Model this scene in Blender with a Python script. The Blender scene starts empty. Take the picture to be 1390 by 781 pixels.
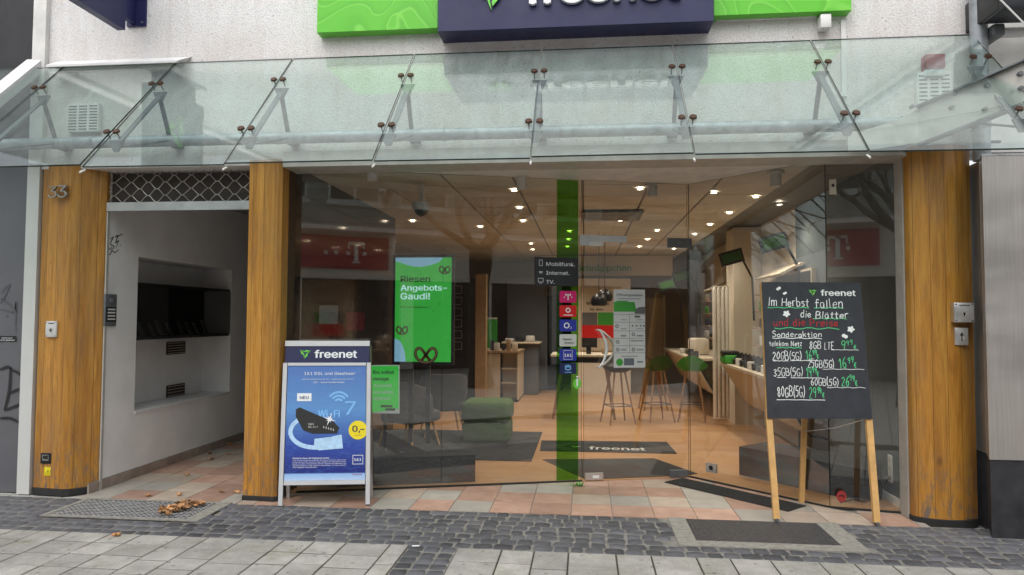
import bpy, bmesh, math, random, os
from mathutils import Vector, Matrix
random.seed(7)
C = bpy.context.scene
COL = C.collection
R = math.radians

# ------------------------------------------------------------------ camera
F, YAW, PITCH, ROLL, EYE = 950.0, R(6.0), R(2.5), R(0.25), 1.6
fw = Vector((-math.sin(YAW)*math.cos(PITCH), math.cos(YAW)*math.cos(PITCH), math.sin(PITCH)))
rt0 = Vector((math.cos(YAW), math.sin(YAW), 0)); up0 = rt0.cross(fw)
rt = rt0*math.cos(ROLL)+up0*math.sin(ROLL); up = up0*math.cos(ROLL)-rt0*math.sin(ROLL)
cam_d = bpy.data.cameras.new('camera'); cam = bpy.data.objects.new('camera', cam_d); COL.objects.link(cam)
cam.matrix_world = Matrix(((rt.x, up.x, -fw.x, 0), (rt.y, up.y, -fw.y, 0), (rt.z, up.z, -fw.z, EYE), (0, 0, 0, 1)))
cam_d.sensor_width = 36; cam_d.lens = F/1390*36; cam_d.clip_end = 1000; cam_d.clip_start = 0.05
C.camera = cam

# ------------------------------------------------------------------ world, sun, exposure
SUN_EL, SUN_ROT = R(58), R(190)
w = bpy.data.worlds.new('World'); C.world = w; w.use_nodes = True
nt = w.node_tree; nt.nodes.clear()
sky = nt.nodes.new('ShaderNodeTexSky'); sky.sky_type = 'NISHITA'; sky.sun_disc = False
sky.sun_elevation = SUN_EL; sky.sun_rotation = SUN_ROT; sky.dust_density = 3; sky.air_density = 1.0
hs = nt.nodes.new('ShaderNodeHueSaturation'); hs.inputs['Saturation'].default_value = 0.22
bg = nt.nodes.new('ShaderNodeBackground'); bg.inputs['Strength'].default_value = 0.15
wo = nt.nodes.new('ShaderNodeOutputWorld')
nt.links.new(sky.outputs[0], hs.inputs['Color']); nt.links.new(hs.outputs[0], bg.inputs['Color']); nt.links.new(bg.outputs[0], wo.inputs[0])
sd = bpy.data.lights.new('sun', 'SUN'); sd.energy = 0.7; sd.angle = R(70); sd.color = (1, .97, .93)
sun = bpy.data.objects.new('sun', sd); COL.objects.link(sun); sun.location = (0, 0, 20)
sv = Vector((math.sin(SUN_ROT)*math.cos(SUN_EL), math.cos(SUN_ROT)*math.cos(SUN_EL), math.sin(SUN_EL)))
sun.rotation_euler = sv.to_track_quat('Z', 'Y').to_euler()
C.view_settings.view_transform = 'Standard'; C.view_settings.look = 'None'; C.view_settings.gamma = 1
C.view_settings.exposure = 0.68
C.render.engine = 'CYCLES'
cy = C.cycles
cy.use_denoising = True
try: cy.denoiser = 'OPENIMAGEDENOISE'; cy.denoising_prefilter = 'ACCURATE'
except Exception: pass
cy.transparent_max_bounces = 32; cy.max_bounces = 10; cy.glossy_bounces = 5; cy.sample_clamp_indirect = 6
cy.caustics_reflective = False; cy.caustics_refractive = False

# ------------------------------------------------------------------ measuring helpers: where a sight line meets a plane of the place
def ray(x, y): return fw*F+rt*(x-695)-up*(y-390.5)
def G(x, y, z=0):
    d = ray(x, y); return Vector((0, 0, EYE))+d*((z-EYE)/d.z)
def P(x, y, Y):
    d = ray(x, y); return Vector((0, 0, EYE))+d*(Y/d.y)
def PX(x, y, X):
    d = ray(x, y); return Vector((0, 0, EYE))+d*(X/d.x)
def PP(x, y, o, n):
    d = ray(x, y); e = Vector((0, 0, EYE)); n = Vector(n); return e+d*((Vector(o)-e).dot(n)/d.dot(n))

# ------------------------------------------------------------------ tagging and mesh building
def tag(o, label=None, cat=None, group=None, kind=None):
    if label: o['label'] = label
    if cat: o['category'] = cat
    if group: o['group'] = group
    if kind: o['kind'] = kind
    return o
def thing(name, label, cat, loc=(0, 0, 0), group=None):
    o = bpy.data.objects.new(name, None); COL.objects.link(o); o.location = loc; o.empty_display_size = .1
    return tag(o, label, cat, group)
def wloc(o):
    v = Vector((0, 0, 0))
    while o: v += o.location; o = o.parent
    return v
class MB:
    def __init__(s): s.v = []; s.f = []; s.sm = []; s.mi = []; s.cur = 0
    def add(s, vs, fs, smooth=False):
        b = len(s.v); s.v += [Vector(v) for v in vs]
        for f in fs: s.f.append([b+i for i in f]); s.sm.append(smooth); s.mi.append(s.cur)
        return s
    def box(s, x0, y0, z0, x1, y1, z1):
        if x0 > x1: x0, x1 = x1, x0
        if y0 > y1: y0, y1 = y1, y0
        if z0 > z1: z0, z1 = z1, z0
        return s.add([(x0,y0,z0),(x1,y0,z0),(x1,y1,z0),(x0,y1,z0),(x0,y0,z1),(x1,y0,z1),(x1,y1,z1),(x0,y1,z1)],
              [(0,3,2,1),(4,5,6,7),(0,1,5,4),(1,2,6,5),(2,3,7,6),(3,0,4,7)])
    def hexa(s, p):      # eight corners: bottom four, top four
        return s.add(p, [(0,3,2,1),(4,5,6,7),(0,1,5,4),(1,2,6,5),(2,3,7,6),(3,0,4,7)])
    def bar(s, a, b, w, t, ref=(0, 0, 1)):
        a, b = Vector(a), Vector(b); d = (b-a).normalized(); r_ = Vector(ref)
        if abs(d.dot(r_)) > .98: r_ = Vector((0, 1, 0))
        u = d.cross(r_).normalized()*w/2; v_ = u.cross(d).normalized()*t/2
        return s.hexa([a-u-v_, a+u-v_, a+u+v_, a-u+v_, b-u-v_, b+u-v_, b+u+v_, b-u+v_])
    def prism(s, pts, z0, z1):
        n = len(pts); a = sum(pts[i][0]*pts[(i+1)%n][1]-pts[(i+1)%n][0]*pts[i][1] for i in range(n))
        if a < 0: pts = pts[::-1]
        return s.add([(p[0], p[1], z0) for p in pts]+[(p[0], p[1], z1) for p in pts],
              [tuple(range(n))[::-1], tuple(range(n, 2*n))]+[(i, (i+1)%n, n+(i+1)%n, n+i) for i in range(n)])
    def loft(s, rings, cap=True, smooth=True, closed=True):
        n = len(rings[0]); vs = [p for r_ in rings for p in r_]; fs = []
        for k in range(len(rings)-1):
            for i in range(n if closed else n-1):
                j = (i+1)%n; fs.append((k*n+i, k*n+j, (k+1)*n+j, (k+1)*n+i))
        s.add(vs, fs, smooth)
        if cap and closed:
            s.add(rings[0], [tuple(range(n))[::-1]]); s.add(rings[-1], [tuple(range(n))])
        return s
    def tube(s, path, r, n=8, smooth=True):
        path = [Vector(p) for p in path]; rr = r if isinstance(r, (list, tuple)) else [r]*len(path); rings = []
        d0 = (path[1]-path[0]).normalized(); u = d0.orthogonal().normalized()
        for i, p in enumerate(path):
            d = (path[min(i+1, len(path)-1)]-path[max(i-1, 0)]).normalized()
            u = (u-d*u.dot(d)).normalized(); v_ = d.cross(u)
            rings.append([p+(u*math.cos(2*math.pi*k/n)+v_*math.sin(2*math.pi*k/n))*rr[i] for k in range(n)])
        return s.loft(rings, True, smooth)
    def cyl(s, a, b, r, n=16, r2=None): return s.tube([a, b], [r, r if r2 is None else r2], n)
    def poly(s, pts): return s.add(pts, [tuple(range(len(pts)))])
    def slab(s, pts, nrm, t):      # flat outline with thickness along nrm
        nrm = Vector(nrm).normalized()*t; n = len(pts); a = [Vector(p) for p in pts]; b = [p+nrm for p in a]
        return s.add(a+b, [tuple(range(n))[::-1], tuple(range(n, 2*n))]+[(i, (i+1)%n, n+(i+1)%n, n+i) for i in range(n)])
    def rbox(s, x0, y0, z0, x1, y1, z1, r=.02, seg=2, tf=None):
        bm = bmesh.new(); bmesh.ops.create_cube(bm, size=1)
        for v in bm.verts: v.co = Vector(((x0+x1)/2+v.co.x*(x1-x0), (y0+y1)/2+v.co.y*(y1-y0), (z0+z1)/2+v.co.z*(z1-z0)))
        bmesh.ops.bevel(bm, geom=bm.edges[:], offset=r, segments=seg, affect='EDGES', profile=.5)
        vs = [tf(v.co) if tf else v.co.copy() for v in bm.verts]; bm.verts.index_update()
        s.add(vs, [tuple(v.index for v in f.verts) for f in bm.faces], True); bm.free(); return s
    def build(s, name, mats, parent=None, origin=None, **k):
        me = bpy.data.meshes.new(name)
        if origin is None:
            if parent: origin = wloc(parent)
            else:
                xs = [v.x for v in s.v]; ys = [v.y for v in s.v]; zs = [v.z for v in s.v]
                origin = Vector(((min(xs)+max(xs))/2, (min(ys)+max(ys))/2, min(zs)))
        origin = Vector(origin)
        me.from_pydata([v-origin for v in s.v], [], s.f)
        me.polygons.foreach_set('use_smooth', s.sm)
        if not isinstance(mats, (list, tuple)): mats = [mats]
        for m in mats: me.materials.append(m)
        if len(mats) > 1: me.polygons.foreach_set('material_index', s.mi)
        if any(s.sm):
            try: me.set_sharp_from_angle(angle=R(40))
            except Exception: pass
        me.update()
        o = bpy.data.objects.new(name, me); COL.objects.link(o)
        if parent: o.parent = parent; o.location = origin-wloc(parent)
        else: o.location = origin
        return tag(o, **k)
def copy_tree(o, parent=None):
    c = o.copy(); COL.objects.link(c)
    if parent: c.parent = parent
    for ch in list(o.children): copy_tree(ch, c)
    return c

# ------------------------------------------------------------------ materials
def lin(c): return tuple(((x/255)/12.92 if x/255 <= .04045 else ((x/255+.055)/1.055)**2.4) for x in c)
class N:
    def __init__(s, name):
        s.m = bpy.data.materials.new(name); s.m.use_nodes = True; s.t = s.m.node_tree
        s.b = s.t.nodes['Principled BSDF']; s.out = s.t.nodes['Material Output']
    def n(s, ty, **k):
        x = s.t.nodes.new('ShaderNode'+ty)
        for a, b in k.items(): setattr(x, a, b)
        return x
    def l(s, a, b): s.t.links.new(a, b)
    def coords(s, which='Object', scale=(1, 1, 1), rot=(0, 0, 0)):
        mp = s.n('Mapping'); mp.inputs['Scale'].default_value = scale; mp.inputs['Rotation'].default_value = rot
        if which == 'World': g = s.n('NewGeometry'); s.l(g.outputs['Position'], mp.inputs[0])
        else: g = s.n('TexCoord'); s.l(g.outputs[which], mp.inputs[0])
        return mp.outputs[0]
    def noise(s, co, scale, detail=4, rough=.55, dist=0):
        x = s.n('TexNoise'); x.inputs['Scale'].default_value = scale; x.inputs['Detail'].default_value = detail
        x.inputs['Roughness'].default_value = rough; x.inputs['Distortion'].default_value = dist; s.l(co, x.inputs['Vector']); return x.outputs['Fac']
    def ramp(s, f, stops):
        x = s.n('ValToRGB'); e = x.color_ramp.elements
        while len(e) < len(stops): e.new(.5)
        for el, (p, c) in zip(e, stops):
            el.position = p; el.color = (*(c if isinstance(c, (tuple, list)) else (c, c, c)), 1)
        s.l(f, x.inputs[0]); return x.outputs[0]
    def mix(s, f, a, b, mode='MIX'):
        x = s.n('Mix', data_type='RGBA', blend_type=mode)
        for sock, v in ((x.inputs['Factor'], f), (x.inputs['A'], a), (x.inputs['B'], b)):
            if isinstance(v, bpy.types.NodeSocket): s.l(v, sock)
            elif isinstance(v, (int, float)):
                sock.default_value = v if sock.type == 'VALUE' else (v, v, v, 1)
            else: sock.default_value = (*v, 1)
        return x.outputs['Result']
    def bump(s, h, strength=.3, dist=.01):
        x = s.n('Bump'); x.inputs['Strength'].default_value = strength; x.inputs['Distance'].default_value = dist
        s.l(h, x.inputs['Height']); s.l(x.outputs[0], s.b.inputs['Normal']); return x
    def base(s, c):
        if isinstance(c, bpy.types.NodeSocket): s.l(c, s.b.inputs['Base Color'])
        else: s.b.inputs['Base Color'].default_value = (*c, 1)
        return s
    def set(s, **k):
        for a, b in k.items(): s.b.inputs[a.replace('_', ' ')].default_value = b
        return s
def mat(name, c, rough=.5, metal=0, var=.12, vs=6, bump=0, bs=80, rnd=0, coat=0, emit=None):
    k = N(name); co = k.coords('World')
    n1 = k.noise(co, vs, 5)
    lo = tuple(x*(1-var) for x in c); hi = tuple(min(1, x*(1+var)) for x in c)
    col = k.ramp(n1, [(.3, lo), (.7, hi)])
    if rnd:
        oi = k.n('ObjectInfo'); v = k.ramp(oi.outputs['Random'], [(0, 1-rnd), (1, 1+rnd*.6)])
        col = k.mix(1.0, col, v, 'MULTIPLY')
    k.base(col).set(Roughness=rough, Metallic=metal)
    if coat: k.set(Coat_Weight=coat, Coat_Roughness=.1)
    if bump: k.bump(k.noise(co, bs, 3), bump, .005)
    rr = k.ramp(k.noise(co, vs*2.3, 3), [(.3, max(0, rough-.06)), (.7, min(1, rough+.08))]); k.l(rr, k.b.inputs['Roughness'])
    if emit: k.set(Emission_Strength=emit); k.b.inputs['Emission Color'].default_value = (*c, 1)
    return k.m
M = {}
def L(k, *a, **b): M[k] = mat(k, *a, **b)
L('white_paint', (.74,.73,.70), .5, bump=.1)
L('white_plastic', (.78,.77,.74), .35, var=.05)
L('passage_white', (.84,.83,.82), .7, var=.07, vs=2.5, bump=.15, bs=120)
L('grey_wall', (.30,.29,.28), .7, var=.06, vs=2)
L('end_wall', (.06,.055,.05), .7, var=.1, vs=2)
L('blue_grey_wall', (.085,.105,.11), .6, var=.05, vs=1.5)
L('beige_wall', (.66,.60,.50), .7, var=.05, vs=2)
L('dark_gloss', (.03,.03,.032), .07, var=.2)
L('black_board', (.02,.02,.022), .45, var=.2)
L('black_plastic', (.015,.015,.017), .35, var=.2)
L('black_rubber', (.02,.02,.02), .8, var=.3)
L('header_metal', (.50,.48,.44), .5, metal=.2, var=.12, vs=9, bump=.1)
L('galvanised', (.36,.38,.40), .55, metal=.5, var=.25, vs=14)
L('aluminium', (.66,.66,.66), .32, metal=.85, var=.08, vs=8)
L('chrome', (.75,.75,.75), .15, metal=1, var=.05)
L('bracket_grey', (.17,.18,.19), .45, metal=.4, var=.15, vs=20)
L('bronze_disc', (.10,.055,.035), .35, metal=.7, var=.3, vs=60)
L('handle_steel', (.80,.80,.79), .35, metal=.35, var=.03)
L('navy', (.012,.014,.075), .45, var=.1, vs=3)
L('chalkboard', (.022,.024,.032), .6, var=.25, vs=9)
L('chalk_white', (.85,.85,.83), .7, var=.1, vs=60)
L('chalk_red', (.45,.012,.012), .7, var=.2, vs=60)
L('chalk_green', (.10,.62,.24), .7, var=.15, vs=60)
L('logo_green', (.16,.62,.06), .4, var=.05)
L('print_white', (.85,.86,.88), .45, var=.02)
L('print_black', (.015,.015,.015), .5, var=.02)
L('print_grey', (.13,.13,.13), .5, var=.05)
L('print_magenta', (.66,.01,.16), .4, var=.04)
L('print_red', (.68,.012,.012), .4, var=.04)
L('print_blue', (.02,.035,.34), .4, var=.04)
L('print_navy', (.008,.015,.08), .4, var=.04)
L('print_yellow', (.85,.68,.02), .4, var=.03)
L('print_lightblue', (.22,.50,.88), .4, var=.1)
L('print_paleblue', (.45,.66,.9), .4, var=.15, vs=30)
L('print_green', (.05,.33,.04), .45, var=.06)
L('print_silver', (.62,.62,.60), .4, var=.03)
L('pretzel', (.14,.05,.015), .5, var=.3, vs=40)
L('frame_silver', (.60,.60,.61), .35, metal=.15, var=.04)
L('panel_green', (.03,.10,.018), .4, var=.1)
L('paper', (.60,.61,.60), .6, var=.03)
L('yellow_sticker', (.75,.62,.02), .5, var=.15, vs=40)
L('easel_wood', (.62,.36,.13), .5, var=.15, vs=12, bump=.1)
L('stool_wood', (.28,.15,.07), .5, var=.15, vs=12)
L('shelf_wood', (.36,.25,.15), .5, var=.15, vs=10)
L('cream', (.58,.51,.40), .5, var=.05)
L('fabric_grey', (.085,.085,.09), .9, var=.15, vs=30, bump=.3, bs=400)
L('fabric_green', (.05,.105,.015), .9, var=.15, vs=20, bump=.3, bs=400)
L('dark_carpet', (.02,.02,.021), .95, var=.3, vs=60, bump=.4, bs=500)
L('cabinet_grey', (.12,.14,.17), .5, var=.06)
L('mortar', (.19,.183,.165), .95, var=.35, vs=12, bump=.6, bs=220)
L('joint_dirt', (.045,.045,.03), .95, var=.4, vs=9)
L('concrete_frame', (.26,.25,.22), .9, var=.25, vs=25, bump=.5, bs=260)
L('cover_steel', (.085,.085,.09), .42, metal=.5, var=.3, vs=25)
L('steel_grate', (.42,.42,.42), .5, metal=.25, var=.3, vs=25)
L('pit_shade', (.012,.012,.012), .9, var=.3)
L('basalt_plinth', (.028,.028,.032), .5, var=.4, vs=9, bump=.3, bs=90)
L('tree_bark', (.06,.045,.035), .9, var=.3, vs=14, bump=.6, bs=60)
L('opposite_render', (.74,.70,.63), .8, var=.06, vs=1)
L('opposite_upper', (.38,.37,.35), .85, var=.12, vs=1)
L('opposite_glass', (.02,.022,.025), .08, var=.2)
L('magenta_fascia', (.42,.012,.055), .4, var=.05)
L('red_cap', (.32,.03,.03), .6, var=.2, vs=30)
L('dead_leaf', (.50,.27,.12), .7, var=.4, vs=40, rnd=.35, bump=.3, bs=120)
L('phone', (.05,.05,.055), .2, var=.5, rnd=.8)
L('phone_pale', (.40,.41,.43), .3, var=.3, rnd=.4)
L('awning_case', (.025,.027,.033), .4, var=.2)
L('steel_shutter', (.155,.155,.17), .45, metal=.3, var=.1, vs=1.5)
L('graffiti', (.02,.02,.02), .45, var=.1)
L('graffiti_faint', (.10,.10,.105), .5, var=.2)
L('skirting', (.34,.27,.23), .6, var=.15, vs=10, rnd=.15)
L('ledge_white', (.74,.74,.74), .4, var=.08, vs=7)
L('upper_dark', (.018,.018,.020), .5, var=.25, vs=4)
L('radiator', (.74,.70,.63), .4, var=.03)
L('brown_frame', (.05,.025,.014), .6, var=.3, vs=12)
L('grille_back', (.055,.042,.037), .7, var=.15, vs=8)
L('grille_wire', (.40,.37,.34), .4, metal=.7, var=.2, vs=30)
L('lit_lens', (1,.86,.68), .4, var=0, emit=14)
L('lamp_ring', (.55,.52,.48), .4, var=.05)
M['glow_green'] = mat('glow_green', (.045,.47,.06), .3, var=.1, vs=2, emit=.33)
M['screen_blue'] = mat('screen_blue', (.25,.50,.68), .3, var=.02, emit=.33)
M['screen_white'] = mat('screen_white', (.60,.85,.90), .3, var=.02, emit=.4)

def wall_render():
    k = N('pebble_render'); co = k.coords('World')
    c = k.ramp(k.noise(co, 1.3, 6, .6), [(.25, (.80,.785,.765)), (.6, (.89,.885,.875))])
    vo = k.n('TexVoronoi'); vo.inputs['Scale'].default_value = 75; k.l(co, vo.inputs['Vector'])
    c = k.mix(.30, c, k.ramp(vo.outputs['Distance'], [(.3, 1.0), (.75, .45)]), 'MULTIPLY')
    v2 = k.n('TexVoronoi'); v2.inputs['Scale'].default_value = 11; v2.inputs['Randomness'].default_value = 1; k.l(co, v2.inputs['Vector'])
    c = k.mix(k.ramp(v2.outputs['Distance'], [(.035, .75), (.10, 0)]), c, (.20,.18,.16))
    mp = k.coords('World', (7, 7, .7)); st = k.ramp(k.noise(mp, 1.4, 5), [(.48, 0), (.8, .35)])
    c = k.mix(st, c, (.50,.42,.36)); sz = k.n('SeparateXYZ'); k.l(co, sz.inputs[0]); 
    mr = k.n('MapRange'); mr.inputs['From Min'].default_value = 4.3; mr.inputs['From Max'].default_value = 3.8; k.l(sz.outputs['Z'], mr.inputs['Value'])
    ml = k.n('Math', operation='MULTIPLY'); k.l(mr.outputs[0], ml.inputs[0]); k.l(k.ramp(k.noise(k.coords('World', (3, 3, 1.2)), 1.3, 5), [(.3, .06), (.7, .5)]), ml.inputs[1])
    c = k.mix(ml.outputs[0], c, (.62,.50,.44)); k.base(c).set(Roughness=.92)
    mx = k.n('Math', operation='ADD'); k.l(vo.outputs['Distance'], mx.inputs[0]); k.l(k.noise(co, 160, 3), mx.inputs[1])
    k.bump(mx.outputs[0], .55, .008); return k.m
M['pebble_render'] = wall_render()
def pillar_wood():
    k = N('varnished_wood'); g = k.coords('World', (9, 9, .8)); big = k.noise(g, 1.5, 6, .6, 1.6)
    fine = k.noise(k.coords('World', (60, 60, 1.3)), 2.2, 7, .7, 1.5)
    c = k.ramp(big, [(.2, (.26,.095,.018)), (.42, (.47,.20,.026)), (.62, (.58,.275,.045)), (.82, (.66,.37,.10))])
    c = k.mix(.75, c, k.ramp(fine, [(.3, .42), (.52, 1.0), (.7, 1.12)]), 'MULTIPLY')
    br = k.n('TexBrick'); br.inputs['Scale'].default_value = 1; br.inputs['Brick Width'].default_value = 40; br.inputs['Row Height'].default_value = .105
    br.inputs['Mortar Size'].default_value = .0022; br.offset = .37
    for s_, v in (('Color1', .74), ('Color2', 1.12), ('Mortar', .28)): br.inputs[s_].default_value = (v, v, v, 1)
    sx = k.n('SeparateXYZ'); cx = k.n('CombineXYZ'); k.l(k.coords('World'), sx.inputs[0])
    k.l(sx.outputs['Z'], cx.inputs['X']); k.l(sx.outputs['X'], cx.inputs['Y']); k.l(cx.outputs[0], br.inputs['Vector'])
    c = k.mix(.8, c, br.outputs['Color'], 'MULTIPLY')
    kn = k.n('TexVoronoi'); kn.voronoi_dimensions = '2D'; kn.inputs['Scale'].default_value = 2.2; km = k.n('Mapping'); km.inputs['Scale'].default_value = (.55, 1.25, 1); k.l(cx.outputs[0], km.inputs[0]); kn.inputs['Randomness'].default_value = 1; k.l(km.outputs[0], kn.inputs['Vector'])
    ks = k.n('SeparateColor'); k.l(kn.outputs['Color'], ks.inputs[0]); kf = k.n('Math', operation='MULTIPLY'); k.l(k.ramp(kn.outputs['Distance'], [(.02, .85), (.065, 0)]), kf.inputs[0]); k.l(k.ramp(ks.outputs[0], [(.55, 0), (.62, 1)]), kf.inputs[1])
    c = k.mix(kf.outputs[0], c, (.07,.028,.009))
    wy = k.noise(k.coords('World', (4, 4, 1.1)), 1.1, 6, .65); c = k.mix(k.ramp(wy, [(.52, 0), (.70, .5)]), c, (.27,.16,.075))
    sr = k.ramp(k.noise(k.coords('World', (40, 40, 6)), 1.3, 8, .8), [(.60, 0), (.645, .7)]); pm = k.ramp(k.noise(k.coords('World', (2, 2, 1)), 1.4, 3), [(.50, 0), (.6, 1)]); sm_ = k.n('Math', operation='MULTIPLY'); k.l(sr, sm_.inputs[0]); k.l(pm, sm_.inputs[1]); c = k.mix(sm_.outputs[0], c, (.16,.10,.055))
    # worn, greyed foot of the pillar
    h = k.ramp(sx.outputs['Z'], [(.10, 1), (.62, .0)])
    sc = k.ramp(k.noise(k.coords('World', (22, 22, 5)), 1.6, 7, .75), [(.50, 0), (.60, 1)])
    f = k.n('Math', operation='MULTIPLY'); k.l(h, f.inputs[0]); k.l(sc, f.inputs[1])
    c = k.mix(f.outputs[0], c, (.17,.13,.10))
    sc2 = k.ramp(k.noise(k.coords('World', (30, 30, 8)), 1.5, 6, .7), [(.66, 0), (.72, .8)])
    c = k.mix(sc2, c, (.20,.14,.09))
    k.base(c).set(Roughness=.42, Coat_Weight=.15, Coat_Roughness=.3)
    k.bump(fine, .25, .004); return k.m
M['varnished_wood'] = pillar_wood()
def stone(name, stops, rough, rnd=.25, speck=0, bscale=120, bstr=.4, moss=0):
    k = N(name); co = k.coords('World'); oi = k.n('ObjectInfo')
    n = k.n('TexNoise'); n.noise_dimensions = '4D'; n.inputs['Scale'].default_value = 9; n.inputs['Detail'].default_value = 6
    k.l(co, n.inputs['Vector']); k.l(oi.outputs['Random'], n.inputs['W'])
    c = k.ramp(n.outputs['Fac'], stops)
    c = k.mix(1.0, c, k.ramp(oi.outputs['Random'], [(0, 1-rnd), (1, 1+rnd)]), 'MULTIPLY')
    if speck:
        c = k.mix(speck, c, k.ramp(k.noise(co, 320, 2, .8), [(.36, .35), (.5, 1), (.66, 1.5)]), 'MULTIPLY')
    c = k.mix(1.0, c, k.ramp(k.noise(co, .9, 5), [(.3, .78), (.7, 1.12)]), 'MULTIPLY')
    if moss:
        f = k.ramp(k.noise(co, 3.1, 6, .7), [(.5, 0), (.75, moss)]); c = k.mix(f, c, (.16,.16,.07))
        gv = k.n('TexVoronoi'); gv.voronoi_dimensions = '2D'; gv.inputs['Scale'].default_value = 4.5; k.l(co, gv.inputs['Vector']); c = k.mix(k.ramp(gv.outputs['Distance'], [(.045, .6), (.075, 0)]), c, (.12,.118,.11))
        c = k.mix(k.ramp(k.noise(co, 1.7, 7, .75), [(.50, 0), (.68, .5)]), c, (.20,.195,.18))
    k.base(c).set(Roughness=rough); k.bump(k.noise(co, bscale, 4, .65), bstr, .006); return k.m
M['cobble'] = stone('cobble', [(.25, (.050,.052,.060)), (.75, (.115,.117,.128))], .62, .35, 0, 90, .5)
M['paver'] = stone('paver', [(.25, (.31,.30,.278)), (.75, (.45,.44,.405))], .85, .13, .9, 260, .35, .5)
M['tile_salmon'] = stone('tile_salmon', [(.25, (.36,.21,.155)), (.75, (.50,.33,.255))], .45, .16, .1, 60, .15)
M['tile_sand'] = stone('tile_sand', [(.25, (.38,.30,.24)), (.75, (.50,.41,.335))], .45, .12, .1, 60, .15)
M['tile_grey'] = stone('tile_grey', [(.25, (.33,.30,.265)), (.75, (.43,.40,.355))], .45, .10, .1, 60, .15)
M['ceiling_panel'] = stone('ceiling_panel', [(.25, (.62,.59,.53)), (.75, (.68,.65,.59))], .8, .04, .1, 200, .1)
def floor_wood():
    k = N('laminate_floor'); co = k.coords('World')
    br = k.n('TexBrick'); br.inputs['Scale'].default_value = 1; br.inputs['Brick Width'].default_value = 1.3; br.inputs['Row Height'].default_value = .19
    br.inputs['Mortar Size'].default_value = .003
    br.inputs['Color1'].default_value = (.40,.22,.105,1); br.inputs['Color2'].default_value = (.47,.275,.14,1); br.inputs['Mortar'].default_value = (.25,.13,.06,1)
    k.l(co, br.inputs['Vector'])
    c = k.mix(.5, br.outputs['Color'], k.ramp(k.noise(k.coords('World', (1.5, 14, 1)), 2, 5), [(.3, .75), (.7, 1.1)]), 'MULTIPLY')
    k.base(c).set(Roughness=.35); return k.m
M['laminate_floor'] = floor_wood()
def green_print():
    k = N('green_sign_face'); co = k.coords('World')
    n = k.noise(co, 1.4, 1.5, .4, 1.2); mm = k.n('Math', operation='MULTIPLY'); mm.inputs[1].default_value = 9; k.l(n, mm.inputs[0])
    fr = k.n('Math', operation='FRACT'); k.l(mm.outputs[0], fr.inputs[0])
    c = k.ramp(fr.outputs[0], [(0, (.12,.57,.02)), (.45, (.10,.50,.015)), (.52, (.20,.66,.06)), (.62, (.12,.56,.02))])
    k.base(c).set(Roughness=.3); return k.m
M['green_sign_face'] = green_print()
def aboard_print():
    k = N('poster_blue'); g = k.n('TexCoord'); sx = k.n('SeparateXYZ'); k.l(g.outputs['Generated'], sx.inputs[0])
    c = k.ramp(sx.outputs['Z'], [(0, (.50,.64,.85)), (.055, (.30,.50,.85)), (.065, (.02,.03,.20)), (.3, (.035,.07,.36)), (.62, (.12,.29,.60)), (1, (.09,.18,.48))])
    n = k.noise(k.coords('World', (3, 3, 9)), 3.5, 3, .5, 1.5)
    c = k.mix(k.ramp(n, [(.5, 0), (.75, .2)]), c, (.12,.38,.85)); k.base(c).set(Roughness=.3, Coat_Weight=.3, Coat_Roughness=.05); return k.m
M['poster_blue'] = aboard_print()
def brushed():
    k = N('brushed_steel'); n = k.noise(k.coords('World', (60, 60, .8)), 3, 4)
    c = k.ramp(n, [(.3, (.56,.52,.485)), (.7, (.68,.64,.60))]); k.base(c).set(Metallic=.9, Roughness=.38)
    k.l(k.ramp(k.noise(k.coords('World', (1, 1, 3)), 1.2, 4), [(.3, .30), (.7, .46)]), k.b.inputs['Roughness']); return k.m
M['brushed_steel'] = brushed()
def ground_mat():
    k = N('street_paving'); br = k.n('TexBrick'); br.inputs['Scale'].default_value = 1; br.inputs['Brick Width'].default_value = .33; br.inputs['Row Height'].default_value = .26
    br.inputs['Mortar Size'].default_value = .006
    br.inputs['Color1'].default_value = (.36,.35,.33,1); br.inputs['Color2'].default_value = (.42,.41,.38,1); br.inputs['Mortar'].default_value = (.1,.1,.09,1)
    mp = k.coords('World', rot=(0, 0, R(90))); k.l(mp, br.inputs['Vector'])
    c = k.mix(.5, br.outputs['Color'], k.ramp(k.noise(k.coords('World'), 2, 6), [(.3, .75), (.7, 1.15)]), 'MULTIPLY'); k.base(c).set(Roughness=.9); return k.m
M['street_paving'] = ground_mat()
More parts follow.
